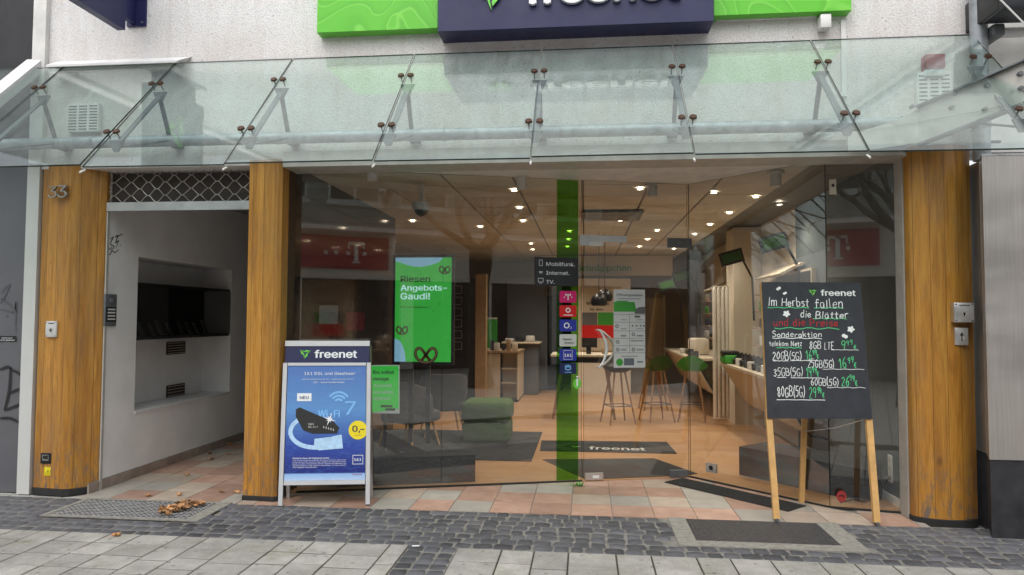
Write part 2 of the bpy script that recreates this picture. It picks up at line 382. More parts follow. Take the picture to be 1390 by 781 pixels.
def glass(name, tint, ior, rough=0.0, dirt=0.0):
    k = N(name); k.t.nodes.remove(k.b)
    tr = k.n('BsdfTransparent'); tr.inputs[0].default_value = (*tint, 1)
    gl = k.n('BsdfGlossy'); gl.inputs['Roughness'].default_value = rough; gl.inputs['Color'].default_value = (1, 1, 1, 1)
    fr = k.n('Fresnel'); fr.inputs['IOR'].default_value = ior
    # same reflectance from both sides of a face
    geo = k.n('NewGeometry'); dp = k.n('VectorMath', operation='DOT_PRODUCT'); k.l(geo.outputs['Incoming'], dp.inputs[0]); k.l(geo.outputs['Normal'], dp.inputs[1])
    ab = k.n('Math', operation='ABSOLUTE'); k.l(dp.outputs['Value'], ab.inputs[0])
    om = k.n('Math', operation='SUBTRACT'); om.inputs[0].default_value = 1; k.l(ab.outputs[0], om.inputs[1])
    pw = k.n('Math', operation='POWER'); k.l(om.outputs[0], pw.inputs[0]); pw.inputs[1].default_value = 5
    r0 = ((ior-1)/(ior+1))**2
    ml = k.n('Math', operation='MULTIPLY_ADD'); k.l(pw.outputs[0], ml.inputs[0]); ml.inputs[1].default_value = 1-r0; ml.inputs[2].default_value = r0
    k.t.nodes.remove(fr)
    mx = k.n('MixShader'); k.l(ml.outputs[0], mx.inputs[0]); k.l(tr.outputs[0], mx.inputs[1]); k.l(gl.outputs[0], mx.inputs[2])
    last = mx
    if dirt:
        df = k.n('BsdfDiffuse'); df.inputs['Color'].default_value = (.62,.70,.68,1)
        f = k.ramp(k.noise(k.coords('World', (7, 1.3, 1.3)), 1.6, 7, .7), [(.4, dirt*.5), (.75, dirt*2.2)])
        m2 = k.n('MixShader'); k.l(f, m2.inputs[0]); k.l(mx.outputs[0], m2.inputs[1]); k.l(df.outputs[0], m2.inputs[2]); last = m2
    k.l(last.outputs[0], k.out.inputs['Surface']); return k.m
M['shop_glass'] = glass('shop_glass', (.94,.95,.94), 1.78)
M['smoked_glass'] = glass('smoked_glass', (.75,.75,.75), 1.7)
M['canopy_glass'] = glass('canopy_glass', (.90,.96,.945), 1.85, 0.0, .034)
M['glass_edge'] = mat('glass_edge', (.02,.045,.038), .2, var=.1)
M['green_film'] = glass('green_film', (.16,.55,.05), 1.45)

# ------------------------------------------------------------------ lettering
FONT = None
try:
    for base_ in (bpy.utils.system_resource('DATAFILES'),):
        p_ = os.path.join(base_, 'fonts', 'Inter.woff2')
        if os.path.exists(p_): FONT = bpy.data.fonts.load(p_)
except Exception: FONT = None
def text_geo(s, bold=0.0, extrude=0.0):
    c = bpy.data.curves.new('t', 'FONT'); c.body = s; c.size = 1; c.offset = bold; c.extrude = extrude; c.resolution_u = 4
    if FONT: c.font = FONT
    o = bpy.data.objects.new('t', c); me = o.to_mesh()
    vs = [v.co.copy() for v in me.vertices]; fs = [tuple(p.vertices) for p in me.polygons]
    o.to_mesh_clear(); bpy.data.objects.remove(o); bpy.data.curves.remove(c)
    return vs, fs
class Frame:      # a flat board: top-left corner o, unit u (right), unit v (down), size w,h; n points to the viewer
    def __init__(s, tl, tr, bl):
        s.o = Vector(tl); s.w = (Vector(tr)-s.o).length; s.h = (Vector(bl)-s.o).length
        s.u = (Vector(tr)-s.o).normalized(); s.v = (Vector(bl)-s.o).normalized(); s.n = s.v.cross(s.u).normalized()
        s.n = -s.n if s.n.y > 0 and abs(s.n.y) > .3 else s.n
    def p(s, a, b, d=0): return s.o+s.u*a*s.w+s.v*b*s.h+s.n*d       # a,b in 0..1
def ftext(mb, fr, s, a, b, height, width=None, bold=.02, d=.0015, align='L', ext=0):
    e = min(bold, .05)*.75*height*fr.h/.727 if bold >= .012 else 0
    offs = ((0, 0), (-e, 0), (e, 0), (0, -e*.5), (0, e*.5)) if e else ((0, 0),)
    for k, (dx, dy) in enumerate(offs): ftext_(mb, fr, s, a+dx/fr.w, b+dy/fr.h, height, width, 0, d+k*.0002, align, ext)
def ftext_(mb, fr, s, a, b, height, width, bold, d, align, ext):
    """text with baseline-left at (a,b); height = cap height as a share of the board height; width share optional"""
    vs, fs = text_geo(s, bold, ext)
    if not vs: return
    x0 = min(v.x for v in vs); x1 = max(v.x for v in vs); sy = height*fr.h/.727; sx = sy
    if width: sx = width*fr.w/(x1-x0); sy = min(max(sy, sx*.82), sx*1.25)
    off = {'L': 0, 'C': -(x1-x0)*sx/2, 'R': -(x1-x0)*sx}[align]
    o = fr.o+fr.u*a*fr.w+fr.v*b*fr.h
    mb.add([o+fr.u*((v.x-x0)*sx+off)-fr.v*(v.y*sy)+fr.n*(d+(v.z+ext)*sy) for v in vs], fs)
def frect(mb, fr, a0, b0, a1, b1, d=.001, t=None):
    pts = [fr.p(a0, b1, d), fr.p(a1, b1, d), fr.p(a1, b0, d), fr.p(a0, b0, d)]
    if t: mb.slab([p-fr.n*t for p in pts], fr.n, t)
    else: mb.poly(pts)
def fpoly(mb, fr, pts, d=.001): mb.poly([fr.p(a, b, d) for a, b in pts])
def fdisc(mb, fr, a, b, r, d=.001, n=28, ry=None):      # r as a share of the board width
    ry = (ry or r)
    mb.poly([fr.o+fr.u*(a*fr.w+math.cos(2*math.pi*k/n)*r*fr.w)+fr.v*(b*fr.h+math.sin(2*math.pi*k/n)*ry*fr.w)+fr.n*d for k in range(n)])
def fring(mb, fr, a, b, r0, r1, d=.001, a0=0, a1=360, n=24):
    A = [R(a0+(a1-a0)*k/n) for k in range(n+1)]
    P_ = lambda t, r: fr.o+fr.u*(a*fr.w+math.cos(t)*r*fr.w)+fr.v*(b*fr.h+math.sin(t)*r*fr.w)+fr.n*d
    for k in range(n): mb.poly([P_(A[k], r0), P_(A[k], r1), P_(A[k+1], r1), P_(A[k+1], r0)])
def strip(mb, q, wds, n, closed=False):
    q2 = [q[0]]
    for p in q[1:]:
        if (p-q2[-1]).length > 1e-5: q2.append(p)
    q = q2
    if len(q) < 2: return
    L_, R_ = [], []
    for i, p in enumerate(q):
        if closed: a, b = q[i-1] if i else q[-2], q[(i+1) % len(q)] if i < len(q)-1 else q[1]
        else: a, b = q[max(i-1, 0)], q[min(i+1, len(q)-1)]
        t0 = (p-a).normalized() if (p-a).length > 1e-6 else (b-p).normalized(); t1 = (b-p).normalized() if (b-p).length > 1e-6 else t0
        t = (t0+t1); t = t.normalized() if t.length > .3 else t1
        s_ = t.cross(n).normalized(); k = max(.55, abs(t.dot(t1))); w_ = (wds[i] if isinstance(wds, list) else wds)/2/k
        e = Vector((0, 0, 0)) if closed else (-t*w_*.5 if i == 0 else t*w_*.5 if i == len(q)-1 else Vector((0, 0, 0)))
        L_.append(p-s_*w_+e); R_.append(p+s_*w_+e)
    m = len(q); mb.add(L_+R_, [(i, i+1, m+i+1, m+i) for i in range(m-1)])
def fstroke(mb, fr, pts, wd, d=.001):      # pts in board shares, wd in metres
    q = [fr.p(a, b, d) for a, b in pts]; cl_ = len(pts) > 3 and abs(pts[0][0]-pts[-1][0])+abs(pts[0][1]-pts[-1][1]) < 1e-6
    strip(mb, q, wd, fr.n, cl_)
def swirl_logo(mb, fr, a, b, s, d=.001):      # rounded green triangle with three blades around a gap
    for k in range(3):
        t = R(90+120*k); t2 = R(90+120*(k+1))
        c = Vector((math.cos(t), -math.sin(t)*-1)); c2 = Vector((math.cos(t2), math.sin(t2)))
        pts = [c*1.0, c*.95+(c2-c)*.12, c*.62+(c2-c)*.36, (c+c2)*.5*1.04, c2*.86+(c-c2)*.05, c2*.55, (c+c2)*.17]
        mb.poly([fr.o+fr.u*(a*fr.w+p.x*s*fr.w)+fr.v*(b*fr.h+p.y*s*fr.w*.9)+fr.n*d for p in pts])
def wordmark(mb, fr, a, b, height, width, d=.0015, bold=.045, ext=0): ftext(mb, fr, 'freenet', a, b, height, width, bold, d, ext=ext)
GL = {'I':'4|2,0 2,10','m':'9|1,0 1,6;1,4 3,6 4.5,5 4.5,0;4.5,4 6.5,6 8,5 8,0','H':'8|1,0 1,10;7,0 7,10;1,5 7,5','e':'6|1,3 5,3.5 4.5,5.5 3,6 1.2,4.5 1,2 2.5,0 5,1',
'r':'5|1,0 1,6;1,4 2.5,6 4.5,6','b':'6|1,10 1,0 3.5,0 5,1.5 5,4 3,5.5 1,4.5','s':'5|4.5,5.5 2,6 1,4.5 4,2.5 4,.5 1,0','t':'5|2.5,9 2.5,1 4,0;.5,6 4.5,6',
'f':'5|4.5,9 3,10 2,8 2,0;.5,6 4.5,6','a':'6|5,5.5 2,6 1,3 2,0 4,.5 5,5.5 5,0','l':'3|1.5,10 1.5,0','n':'6|1,0 1,6;1,4 3,6 5,5 5,0','d':'6|5,10 5,0;5,5 2.5,6 1,3 2,0 5,1',
'i':'3|1.5,0 1.5,6;1.3,8.2 1.7,8.5','B':'7|1,0 1,10 5,9.5 5.5,7.5 4,5.5 1,5.2;4,5.5 6.2,4 6,1 4,0 1,0','ä':'6|5,5.5 2,6 1,3 2,0 4,.5 5,5.5 5,0;2,8 2.3,8.3;4,8 4.3,8.3',
'u':'6|1,6 1,1 3,0 5,1.5;5,6 5,0','P':'7|1,0 1,10 4.5,10 6,7.5 4.5,5 1,5','S':'6|5.5,9 3,10 1,8 2,6 4.5,4.5 5.5,2 3,0 .5,1','o':'6|3,6 1,4.5 1,1.5 3,0 5,1.5 5,4.5 3,6',
'k':'6|1,10 1,0;5,6 1,2.8;2.5,4 5,0','N':'8|1,0 1,10;1,10 6.5,0;6.5,0 6.5,10','z':'5|1,6 4.5,6 1,0 4.5,0','8':'6|3,5 1.2,7.5 3,10 4.8,7.5 3,5 1,2.5 3,0 5,2.5 3,5',
'G':'7|6,8.5 4,10 1.5,8 1,4 2.5,0 5.5,.5 6,4 4,4','L':'5|1,10 1,0 4.5,0','T':'6|3,10 3,0;0.5,10 5.5,10','E':'6|5,10 1,10 1,0 5,0;1,5 4,5','9':'6|5,7 3,5 1,7 2.5,10 5,9 5,6 4,0',
'2':'6|1,8 3,10 5,8 4,5 1,0 5.5,0','0':'6|3,10 1,7 1,3 3,0 5,3 5,7 3,10','1':'4|.5,7.5 2.5,10 2.5,0','6':'6|4.5,10 1.5,6 1,2.5 3,0 5,2 4,5 1.3,3.5','5':'6|5,10 1.5,10 1,6 4,6 5,3 3.5,0 1,.5',
'3':'6|1,9 3.5,10 5,8 2.5,5.5 5,3 3.5,0 1,1','(':'3|2.5,11 1,7 1,3 2.5,-1',')':'3|.5,11 2,7 2,3 .5,-1','€':'6|5,8.5 3,9.5 1.5,7 1.5,3 3,.5 5,1.5;.3,6 4,6;.3,4 4,4',' ':'4|'}
def smooth_line(p):
    if len(p) < 3: return p
    q = [p[0]]+p+[p[-1]]; out = []
    for i in range(1, len(q)-2):
        for k in range(4):
            t = k/4; a, b, c, d = q[i-1], q[i], q[i+1], q[i+2]
            out.append(tuple(.5*(2*b[j]+(c[j]-a[j])*t+(2*a[j]-5*b[j]+4*c[j]-d[j])*t*t+(3*b[j]-a[j]-3*c[j]+d[j])*t**3) for j in (0, 1)))
    return out+[p[-1]]
def chalk(mb, fr, s, x0, x1, y0, y1, wd=.007, d=.001, sup=None):
    """handwriting between board shares x0..x1, baseline y1 and cap line y0; sup = how many trailing glyphs are raised and small"""
    gl = []; tot = 0
    for i, ch in enumerate(s):
        g = GL[ch].split('|'); wdt = float(g[0])*(.62 if sup and i >= len(s)-sup else 1); gl.append((tot, wdt, g[1], bool(sup and i >= len(s)-sup), ch)); tot += wdt+.7
    for off, wdt, st, sp, ch in gl:
        jy = random.uniform(-.7, .7); sl = random.uniform(-.06, .16); sc = random.uniform(.85, 1.1)
        for line in st.split(';'):
            if not line: continue
            pts = [tuple(float(q) for q in p_.split(',')) for p_ in line.split(' ')]
            pts = smooth_line(pts) if ch not in 'HLTENkz' else pts; out = []
            for (px, py) in pts:
                if sp: px *= .62; py = py*.55+(5.0 if ch != '€' else .5)
                py = py*sc+jy
                out.append((x0+(x1-x0)*(off+px+py*sl)/tot, y1+(y0-y1)*py/10))
            fstroke(mb, fr, out, wd*random.uniform(.58, .82), d)

# ================================================================== THE SETTING
MB().box(-150, -150, -.10, 150, 150, -.03).build('ground', M['street_paving'], origin=(0, 0, 0), kind='structure')
bed = MB().box(-6.6, 2.6, -.03, 4.6, 5.82, -.007).build('pavement', M['mortar'], origin=(0, 0, 0), kind='structure')
def chamfer_piece(name, w_, h_, t, c, m, jit=0):
    a = MB(); x, y = w_/2, h_/2
    j = lambda s_: s_+random.uniform(-jit, jit)
    lo = [(-x, -y, -t), (x, -y, -t), (x, y, -t), (-x, y, -t)]; mid = [(-x, -y, -c), (x, -y, -c), (x, y, -c), (-x, y, -c)]
    hi = [(-x+c, -y+c, j(0)), (x-c, -y+c, j(0)), (x-c, y-c, j(0)), (-x+c, y-c, j(0))]
    a.loft([lo, mid, hi], True, False); me_o = a.build(name, m, origin=(0, 0, 0)); me = me_o.data; bpy.data.objects.remove(me_o); return me
def place(name, me, loc, parent, rz=0, scale=(1, 1, 1), m=None):
    o = bpy.data.objects.new(name, me); COL.objects.link(o); o.parent = parent; o.location = Vector(loc)-wloc(parent); o.rotation_euler = (random.gauss(0, .004) if rz is not None else 0, 0, rz or 0); o.scale = scale
    if m: o.material_slots[0].link = 'OBJECT'; o.material_slots[0].material = m
    return o
jb = MB().box(-6.6, 2.61, -.0069, -1.235, 4.905, -.004).build('paver_joint', M['joint_dirt'], bed); MB().box(-.885, 2.61, -.0069, 4.59, 4.88, -.004).build('paver_joint', M['joint_dirt'], bed)
# pale granite pavers: long joints run away from the kerb, cross joints staggered
pav = {}
widths = [.31, .225, .235, .32, .235, .30, .22, .26]
def paver_field(x0, x1, ytop, seed, lens):
    rnd = random.Random(seed); x = x0; i = seed
    while x < x1-.05:
        wd = min(widths[i % 8], x1-x); i += 1; y = ytop; first = True
        while y > 3.15:
            ln = rnd.choice(lens) if not first else rnd.choice((lens[-1], lens[0], lens[1])); first = False
            key = (round(wd, 3), ln)
            if key not in pav: pav[key] = chamfer_piece('paver', wd-.011, ln-.012, .02, .003, M['paver'], .0012)
            place('paver', pav[key], (x+wd/2, y-ln/2, rnd.uniform(-.0015, .0015)), bed); y -= ln
        x += wd
paver_field(-5.9, -1.235, 4.905, 3, (.20, .24, .25)); paver_field(-.885, 4.2, 4.88, 0, (.26, .30, .34))
# dark basalt cobbles
cob = []
for k in range(10):
    a = MB(); n = 4; rg = random.Random(40+k); g = []
    cx = [rg.uniform(-.08, .08) for _ in range(4)]
    for j in range(n+1):
        row = []
        for i in range(n+1):
            u, v = (-1, -.80, 0, .80, 1)[i], (-1, -.80, 0, .80, 1)[j]; ed = max(abs(u), abs(v))
            sq = 1-.13*min(1, abs(u)**3*abs(v)**3); wob = 1+rg.uniform(-.05, .05)*(ed > .9)
            z = -.0072*(ed > .9)-.001-.0014*(u*u+v*v)/2+rg.uniform(-.0016, .0016)
            row.append((u*.5*sq*wob+cx[0]*v*.5*.5, v*.5*sq*wob+cx[1]*u*.3, z))
        g.append(row)
    a.loft(g, False, True, closed=False); o = a.build('cobblestone', M['cobble'], origin=(0, 0, 0)); cob.append(o.data); bpy.data.objects.remove(o)
spots = []
rg = random.Random(5)
def blocked(x, y): return (-4.36 < x < -3.02 and y > 5.28) or (.62 < x < 1.98 and 5.10 < y < 5.9)
for r_ in range(8):
    y = 5.80-.058-r_*.1135; x = -6.2+rg.uniform(0, .1)
    while x < 3.9:
        wd = rg.uniform(.098, .155)
        if not blocked(x+wd/2, y): spots.append((x+wd/2+rg.uniform(-.004, .004), y+rg.uniform(-.008, .008), wd-.008, .106+rg.uniform(-.006, .004)))
        x += wd
y = 4.84
while y > 3.1:
    for k in range(3): spots.append((-1.235+.06+k*.115, y+rg.uniform(-.01, .01), .108+rg.uniform(-.008, .006), .106+rg.uniform(-.008, .006)))
    y -= .113
def in_view(s_): 
    d = Vector((s_[0], s_[1], -EYE)); z = d.dot(fw); return abs(d.dot(rt)/z*F) < 710 and abs(d.dot(up)/z*F) < 400
vis = sorted([s_ for s_ in spots if in_view(s_)], key=lambda s_: s_[0]**2+s_[1]**2)
near = set(vis[:298]); st_mb = MB()
for s_ in spots:
    me = rg.choice(cob); rz = rg.choice((0, math.pi))+rg.uniform(-.06, .06)
    if s_ in near: place('cobblestone', me, (s_[0], s_[1], rg.uniform(-.002, .003)), bed, rz, (s_[2], s_[3], 1))
    else:
        mt = Matrix.Translation((s_[0], s_[1], rg.uniform(-.002, .003))) @ Matrix.Rotation(rz, 4, 'Z') @ Matrix.Diagonal((s_[2], s_[3], 1, 1))
        b0 = len(st_mb.v); st_mb.v += [mt @ v.co for v in me.vertices]
        for p in me.polygons: st_mb.f.append([b0+i for i in p.vertices]); st_mb.sm.append(True); st_mb.mi.append(0)
st_mb.build('cobblestones', M['cobble'], bed, kind='stuff')
# sandstone coloured floor tiles of the entrance and the passage
GA, GB, GC_, GD, GE = (-2.62, 6.22), (-.03, 6.99), (1.05, 7.31), (2.07, 6.27), (2.65, 6.16)      # the line of the shop glass on the ground
DOORL, DOORR = Vector((-.03, 6.99, 0)), Vector((1.05, 7.31, 0))
ef = MB().prism([(-2.98, 5.82), (2.66, 5.82), GE, GD, GC_, GB, GA, (-2.98, 6.20)], -.03, -.006).build('entrance_floor', M['mortar'], origin=(0, 0, 0), kind='structure')
pf = MB().box(-4.47, 5.822, -.03, -2.985, 9.5, -.0058).build('passage_floor', M['mortar'], origin=(0, 0, 0), kind='structure')
import itertools
def clip(poly, a, b):      # keep the side left of a->b
    out = []; f_ = lambda p: (b[0]-a[0])*(p[1]-a[1])-(b[1]-a[1])*(p[0]-a[0])
    for i in range(len(poly)):
        p, q = poly[i], poly[(i+1) % len(poly)]; fp, fq = f_(p), f_(q)
        if fp >= 0: out.append(p)
        if fp*fq < 0: t = fp/(fp-fq); out.append((p[0]+(q[0]-p[0])*t, p[1]+(q[1]-p[1])*t))
    return out
def tile_mat(r): return M['tile_salmon'] if r < .55 else M['tile_sand'] if r < .8 else M['tile_grey']
rg = random.Random(12)
def tiles(parent, x0, x1, y0, y1, ox, cuts):
    s_ = .338; i0 = math.floor((x0-ox)/s_)
    for i in range(i0, 40):
        xa, xb = max(ox+i*s_, x0), min(ox+(i+1)*s_, x1)
        if xb-xa < .02:
            if ox+i*s_ > x1: break
            continue
        off = .17 if i % 2 == 0 else .0; off *= .0
        for j in range(14):
            ya, yb = y0+j*s_-off, min(y0+(j+1)*s_-off, y1); ya = max(ya, y0)
            if yb-ya < .02: continue
            g_ = .003; pl = [(xa+g_, ya+g_), (xb-g_, ya+g_), (xb-g_, yb-g_), (xa+g_, yb-g_)]
            for a, b in cuts(xa, xb, ya, yb):
                pl = clip(pl, a, b)
                if len(pl) < 3: break
            if len(pl) < 3: continue
            dz = rg.uniform(-.0008, .0008)
            MB().prism(pl, -.02, dz).build('floor_tile', tile_mat(rg.random()), parent)
def ecuts(xa, xb, ya, yb):
    if xb <= GC_[0]+.17: return [(GC_, GA)] if xb <= GC_[0] else [(GC_, GA)]
    return [(GD, GC_)] if xa < GD[0] else [(GE, GD)]
tiles(ef, -2.98, 2.66, 5.80, 7.36, -.118, ecuts)
tiles(pf, -4.47, -2.985, 5.80, 9.5, -.118, lambda *a: [])
# shop floor, walls and ceiling
MB().prism([GA, GB, GC_, GD, GE, (2.66, 17.2), (-5.6, 17.2), (-5.6, 9.72), (-2.70, 9.72), (-2.70, 6.22)], -.03, .003).build('shop_floor', M['laminate_floor'], origin=(0, 0, 0), kind='structure')
MB().box(2.66, 6.20, -.03, 2.80, 9.2, 3.05).build('shop_wall', M['blue_grey_wall'], kind='structure')
sw_ = MB().box(2.665, 9.201, -.03, 2.80, 10.999, 3.05).build('shop_wall', M['beige_wall'], kind='structure')
for k in range(7): MB().box(2.652, 9.21, .42+k*.26, 2.6645, 10.94, .672+k*.26).build('wall_panel', M['cream'], sw_)
MB().box(2.66, 11.0, -.03, 2.80, 17.2, 3.05).build('shop_wall', M['beige_wall'], kind='structure')
MB().box(-2.86, 6.20, -.03, -2.70, 9.72, 3.05).build('shop_wall', M['dark_gloss'], kind='structure')
MB().box(-5.6, 17.2, -.03, 2.8, 17.35, 3.05).build('shop_wall', M['grey_wall'], kind='structure')
MB().box(-5.75, 9.62, -.03, -5.6, 17.35, 3.05).build('shop_wall', M['grey_wall'], kind='structure')
MB().box(-5.6, 9.60, -.03, -2.862, 9.72, 3.05).build('shop_wall', M['grey_wall'], kind='structure')
ceil = MB().box(-5.7, 6.24, 3.032, 2.8, 17.4, 3.10).build('shop_ceiling', M['print_grey'], origin=(0, 0, 3.03), kind='structure')
cp = chamfer_piece('ceiling_panel', .676, .676, .02, .006, M['ceiling_panel'])
for i in range(12):
    for j in range(16):
        x = -5.3+.02+i*.7-.0; y = 6.35+j*.7
        if x+.35 > 2.70: continue
        o = place('ceiling_panel', cp, (x, y, 3.012), ceil); o.rotation_euler = (math.pi, 0, 0)
MB().prism([(-2.72, 5.99), (2.66, 5.99), GE, GD, GC_, GB, GA, (-2.72, 6.22)], 2.985, 3.03).build('soffit', M['white_paint'], origin=(0, 0, 2.98), kind='structure')
# facade wall over the shop; unseen flat slab added to keep sky light out
MB().box(-5.02, 5.95, 2.96, 3.10, 6.235, 9.0).build('facade_wall', M['pebble_render'], kind='structure')
MB().box(-5.8, 6.236, 3.105, 3.1, 17.5, 3.3).build('roof', M['concrete_frame'], kind='structure')

# ================================================================== passage left of the shop
def xw(x, y): return PX(x, y, -4.47)
n0 = xw(188, 348); n1 = xw(315, 366.5); nb0 = xw(183, 562)
NY0, NY1 = n0.y, n1.y; NZ1 = (n0.z+n1.z)/2; NZ0 = nb0.z
pw = MB()
pw.box(-4.93, 6.15, -.03, -4.47, NY0, 2.95)                      # pier before the niche
pw.box(-4.93, NY1, -.03, -4.47, 9.5, 2.95)
pw.box(-4.93, NY0, -.03, -4.47, NY1, NZ0)
pw.box(-4.93, NY0, NZ1, -4.47, NY1, 2.95)
pw.box(-4.93, NY0, NZ0, -4.85, NY1, NZ1)
pw.build('passage_wall', M['passage_white'], kind='structure')
MB().box(-4.93, 9.502, -.03, -2.985, 9.598, 2.95).build('passage_wall', M['end_wall'], kind='structure')
MB().box(-2.984, 6.20, -.03, -2.862, 9.598, 2.95).build('passage_wall', M['passage_white'], kind='structure')
MB().box(-4.93, 6.23, 2.951, -2.86, 9.6, 2.99).build('passage_ceiling', M['grey_wall'], kind='structure')
sk = MB().box(-4.47, 5.95, 0, -4.464, 9.5, .09).build('passage_skirting', M['mortar'], kind='structure')
yy = 5.95
while yy < 9.4:
    MB().box(-4.464, yy, .001, -4.454, yy+.294, .085).build('skirting_tile', M['skirting'], sk); yy += .30
MB().box(-4.83, NY0-.001, NZ0+.001, -4.455, NY1, NZ0+.03).build('niche_sill', M['ledge_white'], kind='structure')
# the dark glazed showcase in the niche with phones
sc0 = xw(188, 386).z; scb = xw(188, 458).z
sh = thing('glass_showcase', 'dark glazed showcase with phones set into the passage wall niche', 'showcase', (-4.68, (NY0+NY1)/2, scb))
MB().box(-4.845, NY0+.002, scb-.03, -4.49, NY1-.002, scb).build('shelf', M['black_board'], sh)
MB().box(-4.848, NY0+.003, scb+.001, -4.83, NY1-.003, sc0).build('back_panel', M['black_board'], sh)
MB().box(-4.83, NY0+.003, sc0, -4.49, NY1-.003, sc0+.02).build('top_panel', M['black_board'], sh)
for a, b in ((NY0+.005, (NY0+NY1)/2-.003), ((NY0+NY1)/2+.003, NY1-.005)):
    MB().box(-4.482, a, scb+.002, -4.475, b, sc0-.002).build('glass_pane', M['smoked_glass'], sh)
rg = random.Random(3)
for i in range(9):
    yc = NY0+.18+i*(NY1-NY0-.3)/9+rg.uniform(-.03, .03); hh = rg.uniform(.12, .17)
    m_ = MB(); m_.bar((-4.63, yc, scb+.004), (-4.71, yc+.02, scb+hh), .065, .008, (1, 0, 0))
    ph = m_.build('display_phone', M['phone_pale'], label=['first', 'second', 'third', 'fourth', 'fifth', 'sixth', 'seventh', 'eighth', 'ninth'][i]+' small phone from the street end on the passage showcase shelf', cat='phone', group='phones in the passage showcase')
    MB().bar((-4.618, yc, scb+.012), (-4.696, yc+.02, scb+hh-.01), .052, .003, (1, 0, 0)).build('screen', M['print_grey'], ph)
for k, (a, b, c_, d_) in enumerate(((184, 461, 197, 476), (240, 465, 264, 480), (184, 535, 196, 552), (240, 524, 263, 540))):
    p0, p1 = PX(a, b, -4.72), PX(c_, d_, -4.72); y0_, y1_ = p0.y, p1.y; z1_, z0_ = max(p0.z, p1.z), min(p0.z, p1.z)
    y0_ = max(y0_, NY0+.01)
    v = thing('wall_vent', ['vent grille high at the left end of the niche wall', 'vent grille under the middle of the dark showcase', 'vent grille low at the left end of the niche wall', 'vent grille low in the middle above the niche sill'][k], 'vent', (-4.85, (y0_+y1_)/2, z0_), 'vent grilles in the passage niche')
    MB().box(-4.852, y0_, z0_, -4.836, y1_, z1_).build('frame', M['brown_frame'], v)
    m_ = MB()
    for q in range(5):
        zz = z0_+(z1_-z0_)*(q+.5)/5; m_.box(-4.836, y0_+.01, zz-.003, -4.828, y1_-.01, zz+.004)
    m_.build('slat', M['header_metal'], v)
# roller grille
rgx0, rgx1 = -4.462, -2.99
gr = thing('roller_grille', 'rolled up brown wavy wire security grille over the passage entrance', 'grille', (-3.65, 6.1, 2.60))
MB().box(rgx0, 6.085, 2.585, rgx1, 6.13, 2.665).build('bottom_rail', M['aluminium'], gr)
MB().box(rgx0, 6.16, 2.62, rgx1, 6.19, 2.95).build('backing', M['grille_back'], gr)
for k in range(5):
    z = 2.70+k*.062; path = []
    for i in range(97):
        x = rgx0+(rgx1-rgx0)*i/96; ph = (x*5.9+(.5 if k % 2 else 0)) % 1; tri = abs(ph-.5)*2; tri = min(1, max(0, (tri-.14)/.72))
        path.append((x, 6.11+.004*math.sin(i), z+(tri-.5)*.062))
    MB().tube(path, .0042, 5).build('wire', M['grille_wire'], gr)
for x in (rgx0+.006, rgx1-.012): MB().box(x-.006, 6.09, .0, x+.006, 6.12, 2.585).build('guide_rail', M['header_metal'], gr)

# ================================================================== wooden pillars
def pillar(pts, z1, label, grp='varnished wooden pillars of the shopfront', rounded=False):
    t = thing('wooden_pillar', label, 'pillar', (sum(p[0] for p in pts)/len(pts), sum(p[1] for p in pts)/len(pts), 0), grp)
    n = len(pts); m_ = MB(); ring = lambda z: [(p[0], p[1], z) for p in pts]
    m_.loft([ring(.042), ring(z1)], True, rounded); m_.build('shaft', M['varnished_wood'], t)
    cx = sum(p[0] for p in pts)/n; cy_ = sum(p[1] for p in pts)/n
    b = [(p[0]+(.006 if p[0] > cx else -.006), p[1]-(.008 if p[1] < cy_ else -.0)) for p in pts]
    MB().loft([[(p[0], p[1], -.02) for p in b], [(p[0], p[1], .036) for p in b], [(p[0]*.9+.1*cx, p[1]*.9+.1*cy_, .041) for p in b]], True, False).build('base', M['black_rubber'], t)
    return t
pl = pillar([(-5.02, 6.2), (-5.02, 5.985), (-5.00, 5.955), (-4.70, 5.925), (-4.64, 5.94), (-4.50, 6.06), (-4.472, 6.10), (-4.472, 6.145), (-4.6, 6.2)], 3.0, 'wide varnished wooden pillar with house number 33 left of the passage')
pm = pillar([(-2.985, 6.19), (-2.985, 5.925), (-2.978, 5.917), (-2.70, 5.897), (-2.672, 5.917), (-2.662, 6.03), (-2.75, 6.19)], 3.0, 'narrow wooden pillar between the passage and the shop window')
arc = [(2.645+.41*i/8, 5.93-.075*math.sin(math.pi*(i/8)**1.1)) for i in range(9)]
arc = [(2.60, 6.02), (2.60, 5.95)]+[(2.615+.455*i/9, 5.93-.075*math.sin(math.pi*(i/9))) for i in range(10)]+[(3.085, 6.02)]
pr = pillar(arc[:2]+arc[2:], 3.0, 'round fronted wooden pillar at the right end of the shop window', rounded=True)
MB().box(-2.75, 6.035, 0, -2.668, 6.195, 2.985).build('window_jamb', M['brown_frame'], kind='structure')
MB().box(2.59, 6.025, 0, 2.655, 6.17, 2.985).build('window_jamb', M['header_metal'], kind='structure')
